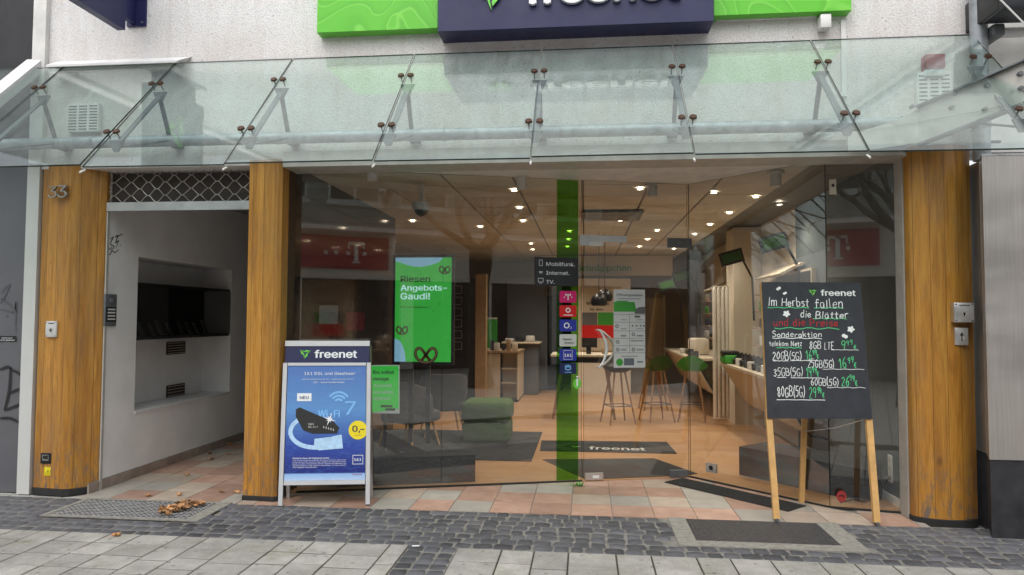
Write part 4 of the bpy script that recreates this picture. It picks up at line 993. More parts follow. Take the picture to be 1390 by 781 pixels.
sticker(414.5, 430.5, 'print_red', dO, label='red logo sticker with white ring')
sticker(434, 450, 'print_blue', dO2, label='blue logo sticker with O2')
sticker(454, 470.5, 'print_silver', dW, 'print_grey', label='pale logo sticker with grey lettering')
sticker(474, 490, 'print_blue', d1, label='blue logo sticker reading 1&1')
sticker(493, 508, 'print_navy', dB, 'print_lightblue', label='dark navy logo sticker with light blue emblem')
# opening hours sheet on the door
fr = frameD(833, 393, 875.5, 499.5, .012); m_ = MB(); frect(m_, fr, 0, 0, 1, 1, 0, .002)
hs_ = m_.build('notice_sheet', M['paper'], dr)
m_ = MB(); frect(m_, fr, .0, .16, .66, .285, .002); fpoly(m_, fr, [(.62, .16), (.66, .16), (.72, .27), (.68, .285), (.62, .285)], .002); fdisc(m_, fr, .18, .93, .11, .0025, 20); frect(m_, fr, .08, .145, .45, .158, .002); m_.build('green_print', M['print_green'], hs_)
m_ = MB(); fpoly(m_, fr, [(.66, .31), (.70, .25), (.8, .225), (1, .22), (1, .31)], .0025)
ftext(m_, fr, 'Öffnungszeiten', .08, .085, .032, .84, .02, .002)
frect(m_, fr, .66, .335, .84, .36, .002); ftext(m_, fr, 'SAMSUNG', .54, .665, .022, .4, .035, .002); ftext(m_, fr, 'Reparaturannahme', .25, .86, .02, .5, .02, .002)
for b in (.32, .42, .53, .625, .72, .81): fstroke(m_, fr, [(0, b), (1, b)], .0028, .002)
fstroke(m_, fr, [(.5, .32), (.5, .81)], .003, .002); m_.build('black_print', M['print_grey'], hs_)
m_ = MB()
for a, b in ((.1, .47), (.12, .67), (.12, .77), (.62, .575), (.62, .77)): fring(m_, fr, a, b, .03, .055, .002)
for a in (.57, .70, .83, .93): frect(m_, fr, a, .455, a+.05, .475, .002)
for b in (.385, .5, .585, .595, .76, .775): frect(m_, fr, .22, b, .4, b+.006, .002); frect(m_, fr, .72, b, .94, b+.006, .002)
frect(m_, fr, .32, .88, .64, .97, .002); frect(m_, fr, .12, .115, .85, .122, .002); frect(m_, fr, .74, .92, .92, .935, .002)
m_.build('fine_print', M['print_silver'] if False else M['cabinet_grey'], hs_)
# hinge plate at the right window corner
fr = frameD(1126, 244, 1135, 264, .01, lambda x, y, o: P(x, y, 6.23-o), Vector((1, 0, 0))); m_ = MB(); frect(m_, fr, 0, 0, 1, 1, 0, .02); o = m_.build('corner_clamp', M['cream'], gq)
m_ = MB(); fdisc(m_, fr, .5, .4, .25, .003, 12); m_.build('screw', M['print_black'], o)
# round red print low on the glass
fr = frameD(1135, 664, 1175, 686, .01, lambda x, y, o: P(x, y, 6.21-o), Vector((1, 0, 0)))
m_ = MB(); fdisc(m_, fr, .18, .45, .17, 0, 18, .2); o = m_.build('round_sticker', M['red_cap'], gq)
m_ = MB(); fring(m_, fr, .18, .5, .05, .09, .001, 180, 360, 8); fdisc(m_, fr, .12, .42, .03, .001, 8); fdisc(m_, fr, .25, .42, .03, .001, 8); m_.build('sticker_print', M['print_black'], o)
m_ = MB(); ftext(m_, fr, 'Videoüberwacht', .42, .9, .14, .55, .01, .001); ftext(m_, fr, 'Bereich', .42, .6, .14, .4, .01, .001); m_.build('sticker_lettering', M['print_grey'], gq)

# ================================================================== inside the shop: lit ceiling lights
HZ = 3.004
lights_px = [(698,258),(705,282),(710,300),(721,331),(723,339),(773,314),(772,325),(770,335),(869,256),(842,299),(892,313),(879,325),(868,335),(915,338),(943,318),(964,305),(969,261),(990,289),(1026,267),(1058,277),(652,308),(560,300)]  # deepest spotlight over the right counters is added to brighten the rear
ORD = ['first', 'second', 'third', 'fourth', 'fifth', 'sixth', 'seventh', 'eighth', 'ninth', 'tenth', 'eleventh', 'twelfth']
def spot_place(x): return 'left of the green strip' if 690 < x < 730 else 'seen through the green strip' if 760 < x < 780 else 'above the glass door' if 830 < x < 900 else 'over the right wall counters' if x > 900 else 'above the kiosk screen'
ld = bpy.data.lights.new('downlight', 'SPOT'); ld.energy = 42; ld.spot_size = R(125); ld.spot_blend = .9; ld.color = (1, .86, .70); ld.shadow_soft_size = .05
def ceiling_light():
    t = thing('ceiling_light', 'small round lit ceiling spotlight', 'ceiling light', (0, 0, 0), 'round lit spotlights in the shop ceiling')
    m_ = MB(); rings = []
    for r_, z in ((.042, 0), (.048, -.006), (.038, -.012), (.034, -.004)): rings.append([(r_*math.cos(2*math.pi*k/20), r_*math.sin(2*math.pi*k/20), z) for k in range(20)])
    m_.loft(rings, False, True); m_.build('ring', M['lamp_ring'], t)
    m_ = MB(); m_.poly([(.034*math.cos(-2*math.pi*k/20), .034*math.sin(-2*math.pi*k/20), -.006) for k in range(20)]); m_.build('lens', M['lit_lens'], t)
    l_ = bpy.data.objects.new('lamp', ld); COL.objects.link(l_); l_.parent = t; l_.location = (0, 0, -.03)
    return t
cl = ceiling_light()
nearlamp = ['nearest to the street', 'deeper in the shop']
for i, (x, y) in enumerate(lights_px):
    p = G(x, y, HZ-.001); o = cl if i == 0 else copy_tree(cl); o.location = (p.x, p.y, HZ-.001); same = sorted([q for q in lights_px if spot_place(q[0]) == spot_place(x)], key=lambda q: q[1]); o['label'] = 'small round lit ceiling spotlight '+spot_place(x)+', '+ORD[same.index((x, y))]+' from the street'
def lampgroup(): pass
# air conditioning grille in the ceiling, camera domes
p0, p1 = G(792, 281, 3.0), G(856, 292, 3.0)
ac = thing('ceiling_vent', 'square slatted air conditioning grille in the shop ceiling above the door', 'vent', (.3, 9.6, 2.98))
MB().box(-.05, 9.1, 2.975, .75, 9.9, 2.99).build('frame', M['print_grey'], ac)
for k in range(6): MB().box(.0, 9.16+k*.12, 2.967, .70, 9.20+k*.12, 2.9745).build('slat', M['lamp_ring'], ac)
def ceil_device(x, y, label, h=.12):
    p = G(x, y, 2.9); t = thing('track_spotlight', label, 'spotlight', (p.x, p.y, 2.85), 'white cylinder spots under the ceiling')
    MB().cyl((p.x, p.y, 3.001), (p.x, p.y, 2.98), .08, 16).build('mount', M['lamp_ring'], t); MB().cyl((p.x, p.y, 2.98), (p.x, p.y, 2.98-h), .05, 16).build('cylinder', M['lamp_ring'], t)
ceil_device(708, 252, 'grey white ceiling cylinder left of the green strip'); ceil_device(886, 262, 'grey white ceiling cylinder above the glass door'); ceil_device(1053, 248, 'grey white ceiling cylinder toward the right window'); ceil_device(506, 240, 'grey white ceiling cylinder in the left window')
p = G(572, 282, 2.75)
sc_ = thing('dome_camera', 'black dome camera hanging under the ceiling in the left window', 'camera', (p.x, p.y, 2.7))
MB().cyl((p.x, p.y, 3.0), (p.x, p.y, 2.80), .02, 10).build('rod', M['lamp_ring'], sc_); MB().cyl((p.x, p.y, 2.80), (p.x, p.y, 2.72), .10, 20, .085).build('housing', M['lamp_ring'], sc_)
MB().tube([(p.x, p.y, 2.72), (p.x, p.y, 2.68), (p.x, p.y, 2.655)], [.08, .055, .01], 16).build('dome', M['black_plastic'], sc_)

# kiosk screen on two posts
KY = 7.36
kt, kr, kb = P(537, 350, KY), P(613, 350, KY), P(537, 491, KY)
ks = thing('display_screen', 'tall green advertising screen on two black posts reading Riesen Angebots-Gaudi', 'screen', ((kt.x+kr.x)/2, KY, .27))
kx0, kx1 = kt.x, kr.x
MB().rbox(kx0-.03, KY+.004, kb.z-.03, kx1+.03, KY+.07, kt.z+.03, .008).build('housing', M['black_plastic'], ks)
fr = Frame((kx0, KY, kt.z), (kx1, KY, kt.z), (kx0, KY, kb.z)); m_ = MB(); frect(m_, fr, 0, 0, 1, 1, 0, .003); scr = m_.build('display', M['glow_green'], ks)
m_ = MB(); fpoly(m_, fr, [(0, 0), (0, .035)]+[(.0+.85*k/12, .035+.055*math.sin(math.pi*k/12)**1.2*(1 if k < 13 else 0)+.0) for k in range(1, 12)]+[(.85, 0)][:1], .001)
fpoly(m_, fr, [(0, .78)]+[(.20*math.sin(math.pi/2*k/8), .78+.22*(1-math.cos(math.pi/2*k/8))) for k in range(1, 9)]+[(0, 1)], .001); m_.build('pale_blue_print', M['screen_blue'], scr)
m_ = MB(); ftext(m_, fr, 'Riesen', .10, .235, .058, .52, .035, .002); ftext(m_, fr, 'Mit 3 unschlagbaren...!', .10, .485, .018, .52, .02, .002); m_.build('black_lettering', M['print_black'], scr)
m_ = MB(); ftext(m_, fr, 'Angebots-', .10, .318, .055, .82, .035, .002); ftext(m_, fr, 'Gaudi!', .10, .402, .055, .52, .035, .002); m_.build('white_lettering', M['screen_white'], scr)
def pretzel(fr, a, b, s, parent, nm='printed_pretzel'):
    pl_ = [(-.42, .52), (-.2, .25), (.05, -.05), (.3, -.42), (.62, -.60), (.88, -.40), (.92, 0), (.7, .38), (.35, .58), (0, .64), (-.35, .58), (-.7, .38), (-.92, 0), (-.88, -.40), (-.62, -.60), (-.3, -.42), (-.05, -.05), (.2, .25), (.42, .52)]
    m_ = MB(); fstroke(m_, fr, smooth_line([(a+s*x, b+s*.55*y) for x, y in pl_]), .26*s*fr.w, .0025); m_.build(nm, M['pretzel'], parent)
    m_ = MB(); fstroke(m_, fr, smooth_line([(a+s*x, b+s*.55*y-.002) for x, y in pl_[3:-3]]), .08*s*fr.w, .0032); m_.build(nm+'_shine', M['shelf_wood'], parent)
pretzel(fr, .13, .70, .105, scr); pretzel(fr, .56, .935, .20, scr); pretzel(fr, .88, .12, .10, scr)
for x in (558, 581):
    q = P(x, 550, KY+.04); MB().box(q.x-.022, KY+.02, .268, q.x+.022, KY+.06, kb.z-.031).build('post', M['black_plastic'], ks)
def offL(p, d): return Vector((p[0], p[1], 0))-LN*d
A_, B_ = offL((-2.30, GA[1]+(-2.30-GA[0])*lfn.y/lfn.x), .14), offL((-1.03, GA[1]+(-1.03-GA[0])*lfn.y/lfn.x), .14)
C2, D2 = B_-LN*.62, A_-LN*.62
MB().prism([A_.xy, B_.xy, C2.xy, D2.xy], .004, .262).build('display_plinth', M['dark_carpet'], label='low black carpeted plinth behind the left window under the screen', cat='plinth')
# small green poster on its own stand
PYY = 6.90
fr = Frame(P(503, 497, PYY), P(541, 497, PYY), P(503, 560, PYY))
pq = thing('poster_stand', 'small green poster on a thin post reading Du willst riesige Auswahl', 'poster', (fr.p(.5, 1).x, PYY, .262))
m_ = MB(); frect(m_, fr, -.03, -.02, 1.03, 1.02, -.002, .004); bd = m_.build('panel', M['print_white'], pq)
m_ = MB(); fpoly(m_, fr, [(0, 0), (1, 0), (1, .93), (.82, .90), (.6, .96), (.3, .98), (0, 1)], .001); m_.build('green_print', M['glow_green'], bd)  # print shares the screen's glow although this poster is no lamp
m_ = MB(); ftext(m_, fr, 'Du willst', .10, .17, .085, .74, .05, .002); ftext(m_, fr, 'riesige', .10, .31, .085, .56, .05, .002); frect(m_, fr, .36, .84, .78, .89, .002); frect(m_, fr, .52, .91, .88, .955, .002); m_.build('black_lettering', M['print_black'], bd)
m_ = MB(); ftext(m_, fr, 'Auswahl', .10, .45, .085, .66, .03, .002); ftext(m_, fr, 'aus allen', .10, .59, .085, .70, .03, .002); ftext(m_, fr, 'Netzen?', .10, .73, .085, .62, .03, .002); m_.build('white_lettering', M['print_white'], bd)
q = fr.p(.5, 1); MB().box(q.x-.015, PYY+.01, .264, q.x+.015, PYY+.03, q.z+.1).build('post', M['black_plastic'], pq)

# lounge chairs
def lounge_chair(label, loc, rz):
    t = thing('armchair', label, 'armchair', (0, 0, 0), 'grey lounge chairs on the dark rug')
    m_ = MB(); rings = []
    for zi, (z, r0, tilt) in enumerate(((.36, .26, 0), (.46, .31, .02), (.62, .335, .05), (.78, .33, .09), (.84, .31, .11))):
        ring = []
        for k in range(19):
            a = R(-35+250*k/18); hh = z-(.20*max(0, abs(k-9)/9-.35)**1.2 if zi >= 2 else 0); ring.append((r0*math.cos(a), r0*math.sin(a)*.95+tilt, hh))
        for k in range(18, -1, -1):
            a = R(-35+250*k/18); hh = z-(.20*max(0, abs(k-9)/9-.35)**1.2 if zi >= 2 else 0); ring.append(((r0-.055)*math.cos(a), (r0-.055)*math.sin(a)*.95+tilt, hh))
        rings.append(ring)
    m_.loft(rings, True, True); m_.build('backrest', M['fabric_grey'], t)
    MB().rbox(-.27, -.30, .33, .27, .24, .47, .05, 3).build('seat', M['fabric_grey'], t)
    for sx, sy in ((-1, -1), (1, -1), (-1, 1), (1, 1)):
        MB().tube([(sx*.2, sy*.19, .34), (sx*.27, sy*.27, 0)], [.016, .011], 8).build('leg', M['easel_wood'], t)
    t.location = loc; t.rotation_euler.z = rz; return t
MB().box(-3.6, 7.85, .0035, -.60, 9.85, .012).build('rug', M['dark_carpet'], label='dark charcoal rug under the armchairs and green pouf', cat='rug')
lounge_chair('front grey lounge chair with pale wooden legs beside the small green poster', (-2.12, 8.35, .012), R(155))
lounge_chair('rear grey lounge chair partly behind the green pouf', (-1.95, 9.5, .012), R(200))
gpf = thing('pouf', 'green upholstered cube seat standing on the dark rug', 'pouf', (-1.27, 9.1, .012))
MB().rbox(-1.57, 8.85, .012, -.97, 9.45, .275, .05, 3).build('lower_cushion', M['fabric_green'], gpf); MB().rbox(-1.585, 8.835, .265, -.955, 9.465, .53, .07, 3).build('upper_cushion', M['fabric_green'], gpf)
# mats
mt_ = thing('doormat', 'black doormat with grey freenet lettering inside the door', 'doormat', (.25, 8.9, .003))
ma = [G(735, 598, .008), G(905, 600, .008), G(919, 616, .008), G(733, 612, .008)]
MB().prism([p.xy for p in ma], .0035, .009).build('mat', M['dark_carpet'], mt_)
frm = Frame(ma[0]+Vector((0, 0, .002)), (ma[1].x, ma[0].y, .010), (ma[0].x, ma[3].y, .010)); frm.n = Vector((0, 0, 1))
m_ = MB(); ftext(m_, frm, 'freenet', .38, .78, .42, .42, .015, .0005); swirl_logo(m_, frm, .28, .55, .05, .0005); m_.build('lettering', M['print_silver'], mt_)
ma = [G(728, 624.5, .006), G(862, 620, .006), G(912, 638, .006), G(905, 645, .006)]
MB().prism([(-.49, 7.98), (.78, 8.2), (1.15, 7.45), (1.0, 7.36), (.0, 7.06)], .0035, .008).build('doormat', M['dark_carpet'], label='plain dark grey entrance mat directly behind the glass door', cat='doormat')
md = [G(905, 648, .0), G(952, 647, 0), G(1068, 690, 0), G(1028, 693, 0)]
dg = thing('drain_mat', 'dark ribbed floor mat strip let into the tiles beside the right window', 'floor mat', (1.4, 6.7, 0))
e0 = Vector((GC_[0], GC_[1], 0))+RN*.10; u_ = RU
wd0 = .30; Lm = 1.30
MB().prism([(e0+RN*0).xy, (e0+u_*Lm).xy, (e0+u_*Lm+RN*wd0).xy, (e0+RN*wd0).xy], .0025, .005).build('mat', M['dark_carpet'], dg)
for k in range(9):
    o0 = e0+RN*(.02+k*.031); MB().prism([o0.xy, (o0+u_*Lm).xy, (o0+u_*Lm+RN*.016).xy, (o0+RN*.016).xy], .0055, .010).build('rib', M['black_rubber'], dg)
p = G(738, 527); MB().box(p.x-.35, p.y-.5, .0035, p.x+.45, p.y+.5, .01).build('doormat', M['dark_carpet'], label='small dark mat at the far back of the shop floor', cat='doormat')

# left desk and cabinets
def shelf_desk(x0, x1, y0, y1, h, name, label):
    t = thing(name, label, 'desk', ((x0+x1)/2, (y0+y1)/2, .003))
    MB().box(x0, y0, h-.04, x1, y1, h).build('desktop', M['shelf_wood'], t)
    MB().box(x0+.02, y0+.02, .05, x0+.05, y1-.02, h-.041).build('side_panel', M['black_board'], t); MB().box(x1-.05, y0+.02, .05, x1-.02, y1-.02, h-.041).build('side_panel', M['cream'], t)
    MB().box(x0+.051, y0+.03, .05, x0+.40, y0+.05, h-.05).build('front_panel', M['cream'], t); MB().box(x0+.42, y0+.25, .06, x1-.051, y0+.27, h-.05).build('back_panel', M['cream'], t)
    for z in (.35, .62): MB().box(x0+.42, y0+.04, z, x1-.051, y0+.249, z+.02).build('shelf', M['cream'], t)
    MB().box(x0+.03, y0+.03, .004, x1-.03, y1-.03, .049).build('foot', M['black_board'], t); return t
shelf_desk(-2.02, -1.25, 13.3, 14.5, .97, 'display_desk', 'white display desk with wooden top full of small gadgets behind the pouf')
gc = thing('cabinet', 'grey blue cabinet with curved top tray behind the display desk', 'cabinet', (-1.1, 14.9, .003))
MB().rbox(-1.45, 14.6, .003, -.98, 15.4, 1.06, .03, 2).build('body', M['cabinet_grey'], gc); MB().rbox(-1.75, 14.5, 1.062, -.93, 15.45, 1.10, .015, 2).build('top', M['cream'], gc)
rg = random.Random(9)
def gadget(x, y, z, w_, d_, h_, mt, label, name='gadget_box', grp='small gadgets on the shop counters'):
    return MB().rbox(x-w_/2, y-d_/2, z, x+w_/2, y+d_/2, z+h_, min(w_, d_, h_)*.18, 2).build(name, mt, label=label, cat='gadget', group=grp)
for i, x in enumerate((-1.92, -1.80, -1.70, -1.58, -1.47, -1.36)):
    gadget(x, 13.42+.1*(i % 2), .971, .07+.02*(i % 3), .05, (.12, .2, .15, .10, .22, .14)[i], M[('phone', 'phone', 'print_silver', 'phone', 'shelf_wood', 'cream')[i]], ['black gadget at the left end of the display desk', 'tall dark gadget on the display desk beside the left one', 'pale small gadget mid display desk', 'low dark gadget on the display desk', 'brown box standing on the display desk', 'cream cube at the right end of the display desk'][i])
for i in range(3): gadget(-1.6+.22*i, 14.8, 1.101, .18, .2, .07+.03*i, M[('paper', 'phone', 'print_silver')[i]], ['stack of papers on the curved tray', 'dark device on the curved tray top', 'silver device at the right of the curved tray'][i])
def wall_poster(name, label, px, Y, mt, inner=None, txt=None, dep=.02):
    fr = Frame(P(px[0], px[1], Y), P(px[2], px[1], Y), P(px[0], px[3], Y)); fr.o = P(px[0], px[1], Y)
    fr.u = Vector((1, 0, 0)); fr.v = Vector((0, 0, -1)); fr.w = P(px[2], px[1], Y).x-fr.o.x; fr.h = fr.o.z-P(px[0], px[3], Y).z; fr.n = Vector((0, -1, 0))
    t = thing(name, label, 'poster', (fr.p(.5, 1).x, Y, fr.p(.5, 1).z))
    m_ = MB(); frect(m_, fr, 0, 0, 1, 1, 0, dep); m_.build('sheet', mt, t)
    for (a0, b0, a1, b1, m2, nm) in (inner or []):
        m_ = MB(); frect(m_, fr, a0, b0, a1, b1, .003); m_.build(nm, M[m2], t)
    if txt:
        m_ = MB()
        for (s_, a, b, h, w_) in txt: ftext(m_, fr, s_, a, b, h, w_, .02, .005)
        m_.build('lettering', M['print_black'], t)
    return t
MB().box(-4.4, 13.02, .003, -2.05, 13.18, 2.35).build('partition', M['black_board'], label='black display partition behind the kiosk screen', cat='partition')
fo = thing('price_board', 'narrow column of five thin white outlined frames on the black partition', 'board', (-2.25, 13.0, 1.0))
for k in range(6):
    a, b = P(615, 388+k*15.2, 13.0), P(627, 399+k*15.2, 13.0); m_ = MB(); e = .012
    for q in ((a.x, b.z, b.x, b.z+e), (a.x, a.z-e, b.x, a.z), (a.x, b.z, a.x+e, a.z), (b.x-e, b.z, b.x, a.z)): m_.box(q[0], 13.0, q[1], q[2], 13.019, q[3])
    m_.build('frame', M['grey_wall'], fo)
MB().box(-1.99, 12.6, .003, -1.80, 12.8, 2.40).build('wooden_post', M['shelf_wood'], label='light wooden post between the black partition and the display desk', cat='post')
MB().box(-1.75, 15.7, .003, -.85, 15.85, 2.5).build('partition', M['cabinet_grey'], label='tall blue grey partition left of the far grey wall', cat='partition')
wall_poster('poster', 'dark green advertising banner above the display desk', (650, 431, 675, 476), 14.9, M['print_green'], [(.0, .0, 1, .05, 'paper', 'white_edge')])
wall_poster('poster', 'small framed green poster on the far grey wall', (729, 412, 749, 438), 17.15, M['paper'], [(.12, .15, .88, .85, 'print_green', 'green_print')])
for i, (x0, x1, mt, lab) in enumerate(((-.95, -.35, 'cabinet_grey', 'dark doorway opening in the far grey wall'), )):
    MB().box(x0, 17.12, .003, x1, 17.19, 2.15).build('door_panel', M['black_board'], label=lab, cat='door')  # solid panel, the black colour stands in for the shade of an opening
# rear centre: lit poster wall, door
wall_poster('poster', 'tall cream wall poster with red band behind the high table', (790, 390, 833, 476), 15.0, M['cream'], [(0, .40, .48, .60, 'print_grey', 'dark_print'), (.5, .40, 1, .60, 'print_green', 'green_print'), (0, .6, 1, .80, 'print_red', 'red_print'), (0, .8, .48, .95, 'black_board', 'lower_print')], [('Mix Deals', .15, .28, .07, .7), ('für dich', .25, .37, .05, .4)])
MB().box(-.30, 15.03, .003, .95, 15.2, 2.45).build('partition', M['beige_wall'], label='beige partition wall carrying the cream poster', cat='partition')
bh = MB().box(-1.0, 15.6, 2.55, 1.9, 15.75, 2.99).build('bulkhead', M['beige_wall'], label='beige bulkhead with dark letters under the rear ceiling', cat='bulkhead')
fr = Frame((-.2, 15.59, 2.86), (1.0, 15.59, 2.86), (-.2, 15.59, 2.60)); m_ = MB(); ftext(m_, fr, 'Schnäppchen', 0, .8, .7, 1, .03, .002, ext=.03); m_.build('lettering', M['print_green'], label='green raised wall lettering on the beige bulkhead', cat='lettering')
dd = thing('inner_door', 'cream painted inner door in the back wall', 'door', (1.45, 17.1, .003))
MB().box(1.1, 17.13, .003, 1.85, 17.18, 2.1).build('leaf', M['cream'], dd)
for x in (1.04, 1.86): MB().box(x, 17.10, .003, x+.05, 17.19, 2.16).build('frame', M['beige_wall'], dd)
# pendant lamps
for i, (x, y, Y_) in enumerate(((813, 407, 11.3), (821, 401, 11.6))):
    p = P(x, y, Y_); t = thing('pendant_lamp', ['left black globe pendant lamp over the high table', 'right black globe pendant lamp over the high table'][i], 'pendant lamp', (p.x, p.y, p.z-.1), 'black pendant lamps over the high table')
    MB().tube([(p.x, p.y, 3.0), (p.x, p.y, p.z+.1)], .006, 6).build('cord', M['black_plastic'], t)
    m_ = MB(); rings = [[(p.x+r_*math.cos(2*math.pi*k/16), p.y+r_*math.sin(2*math.pi*k/16), p.z+z) for k in range(16)] for r_, z in ((.02, .11), (.07, .09), (.12, .03), (.13, -.03), (.115, -.09), (.10, -.10), (.105, -.03), (.01, .06))]
    m_.loft(rings, False, True); m_.build('shade', M['black_plastic'], t)
# high table and stools
ht = thing('high_table', 'high wooden legged table with pale top behind the door handle', 'table', (.05, 11.5, .003))
MB().rbox(-.55, 11.1, .99, .50, 11.9, 1.03, .01, 2).build('tabletop', M['cream'], ht); MB().box(-.50, 11.15, .90, .45, 11.85, .989).build('apron', M['black_board'], ht)
for sx in (-.45, .40):
    for sy in (11.2, 11.8): MB().tube([(sx*.8, 11.5+(sy-11.5)*.7, .9), (sx*1.15, sy, .003)], [.028, .02], 8).build('leg', M['stool_wood'], ht)
for i, x in enumerate((-.4, -.2, .05, .3)): gadget(x, 11.3+.1*(i % 2), 1.031, .08, .06, .1+.03*(i % 3), M[('phone', 'print_silver', 'phone', 'shelf_wood')[i]], ['black gadget at the left on the high table', 'silver gadget on the high table', 'dark gadget in the middle of the high table', 'brown gadget at the right on the high table'][i])
def stool(label, x, y, mt, rz=0, hs=.80):
    t = thing('bar_stool', label, 'stool', (0, 0, 0), 'bar stools with splayed wooden legs'); n = 18; rings = []
    for r_, dz in ((.02, 0), (.12, .0), (.19, .025), (.225, .07), (.235, .075), (.21, .02), (.13, -.025), (.02, -.03)):
        rings.append([(r_*math.cos(2*math.pi*k/n)*1.05, r_*math.sin(2*math.pi*k/n)*.9, hs+dz+(.13*max(0, math.sin(2*math.pi*k/n))**2*(r_/.22)**3)) for k in range(n)])
    MB().loft(rings, False, True).build('seat', mt, t)
    for a in (45, 135, 225, 315):
        c_, s_ = math.cos(R(a)), math.sin(R(a)); MB().tube([(c_*.12, s_*.12, hs-.02), (c_*.29, s_*.29, 0)], [.016, .012], 8).build('leg', M['stool_wood'], t)
    m_ = MB(); rr = .235; q = [(rr*math.cos(R(a)), rr*math.sin(R(a)), .27) for a in (45, 135, 225, 315)]
    for k in range(4): m_.tube([q[k], q[(k+1) % 4]], .008, 6)
    m_.build('footrest', M['black_plastic'], t); t.location = (x, y, .003); t.rotation_euler.z = rz; return t
def gx(px_, Y_): return P(px_, 500, Y_).x
stool('dark green bar stool left of the bright green one at the rear counter', gx(891, 11.2), 11.2, M['panel_green'], R(200))
stool('bright green bar stool at the rear counter', gx(939, 11.3), 11.3, M['print_green'], R(170))
stool('black bar stool half hidden behind the opening hours sheet', gx(886, 12.6), 12.6, M['black_plastic'], R(100))
stool('black bar stool tucked under the high table', gx(838, 11.0), 10.9, M['black_plastic'], R(20))
# right wall counters
def counter(x0, y0, y1, name, label):
    t = thing(name, label, 'counter', ((x0+2.64)/2, (y0+y1)/2, .003))
    MB().box(x0, y0, .92, 2.645, y1, .955).build('countertop', M['cream'], t)
    MB().hexa([(x0+.35, y0+.03, .38), (x0+.37, y0+.03, .36), (x0+.37, y1-.03, .36), (x0+.35, y1-.03, .38), (x0+.02, y0+.03, .919), (x0+.05, y0+.03, .919), (x0+.05, y1-.03, .919), (x0+.02, y1-.03, .919)]).build('slanted_front', M['cream'], t)
    for y in (y0+.05, (y0+y1)/2, y1-.05):
        m_ = MB(); m_.bar((x0+.05, y, .915), (x0+.42, y, .34), .02, .03, (0, 1, 0)); m_.bar((x0+.42, y, .34), (2.64, y, .30), .02, .03, (0, 1, 0)); m_.build('bracket', M['black_plastic'], t)
    return t
counter(2.0, 7.9, 10.75, 'wall_counter', 'long cream wall counter with slanted front in the right foreground of the shop')
counter(1.72, 11.7, 15.8, 'wall_counter', 'rear cream wall counter behind the two bar stools')
rg = random.Random(21)
for i in range(11):
    y = 8.15+i*.235; m_ = MB(); m_.rbox(2.08, y-.04, .956, 2.16, y+.04, 1.03+.012*(i % 3), .008, 1); g0 = m_.build('display_phone', M[('phone', 'black_board', 'print_silver')[i % 3]], label=ORD[i]+' small phone from the window end on the front wall counter', cat='phone', group='phones on the front wall counter')
    MB().bar((2.12, y, 1.02), (2.24, y+.02, 1.10), .075, .01, (0, 1, 0)).build('screen', M['phone'], g0)
for i in range(8):
    y = 11.9+i*.3; gadget(1.80+rg.uniform(0, .12), y, .956, .09, .07, rg.uniform(.05, .14), M[('phone', 'paper', 'phone', 'print_silver')[i % 4]], ORD[i]+' small gadget from the front on the rear wall counter')
gadget(2.02, 12.9, .956, .34, .34, .30, M['cream'], 'large cream box standing on the rear wall counter', 'carton', None)
tx = thing('gadget_basket', 'dark green tangled gadget basket at the end of the front counter', 'basket', (2.1, 10.5, .956))
MB().rbox(1.98, 10.3, .956, 2.28, 10.68, 1.08, .03, 2).build('basket', M['print_green'], tx); MB().rbox(1.96, 10.35, 1.06, 2.2, 10.6, 1.14, .03, 2).build('contents', M['black_plastic'], tx)
# radiator and pier
MB().box(2.25, 10.95, -.03, 2.659, 11.5, 3.0).build('wall_pier', M['beige_wall'], label='beige wall pier behind the tall radiator', cat='pier')
rd = thing('radiator', 'tall cream tube radiator standing upright by the counter', 'radiator', (2.08, 11.0, .1))
for k in range(4): MB().rbox(1.92+k*.062, 10.86, .12, 1.972+k*.062, 10.94, 2.08, .024, 3).build('radiator_tube', M['radiator'], rd)
MB().box(1.92, 10.87, .10, 2.16, 10.93, .119).build('foot', M['radiator'], rd); MB().box(1.92, 10.87, 2.081, 2.16, 10.93, 2.10).build('cap', M['radiator'], rd)
# screens and boards on the right wall, slanted spot panels on arms
def wallscreen(y0, y1, z0, z1, label, mt='black_board'):
    t = thing('wall_screen', label, 'screen', (2.62, (y0+y1)/2, z0)); MB().box(2.60, y0, z0, 2.657, y1, z1).build('frame', M['cream'], t); MB().box(2.592, y0+.03, z0+.03, 2.599, y1-.03, z1-.03).build('display', M[mt], t)
wallscreen(8.4, 9.9, 1.15, 2.2, 'black wall screen with pale frame above the front counter')
wallscreen(12.2, 13.6, 1.15, 2.2, 'black wall screen above the rear counter')
for i, (y0, y1) in enumerate(((10.1, 10.8), (13.9, 14.6), (14.8, 15.6))):
    t = thing('wall_shelf', ['small wooden shelf rack beside the radiator pier', 'wooden shelf rack above the rear counter', 'rearmost wooden shelf rack on the right wall'][i], 'shelf', (2.55, (y0+y1)/2, 1.15))
    MB().box(2.62, y0, 1.15, 2.657, y1, 2.15).build('back_panel', M['cream'], t)
    for k in range(4):
        MB().box(2.48, y0, 1.2+k*.25, 2.619, y1, 1.22+k*.25).build('shelf', M['shelf_wood'], t)
        MB().rbox(2.5, y0+.1, 1.221+k*.25, 2.56, y0+.35, 1.36+k*.25, .005, 1).build('goods', M[('paper', 'phone', 'print_green', 'cream')[k]], t)
rg = random.Random(31); cols = ('paper', 'phone', 'print_green', 'cream', 'print_red', 'print_silver', 'black_board', 'paper')
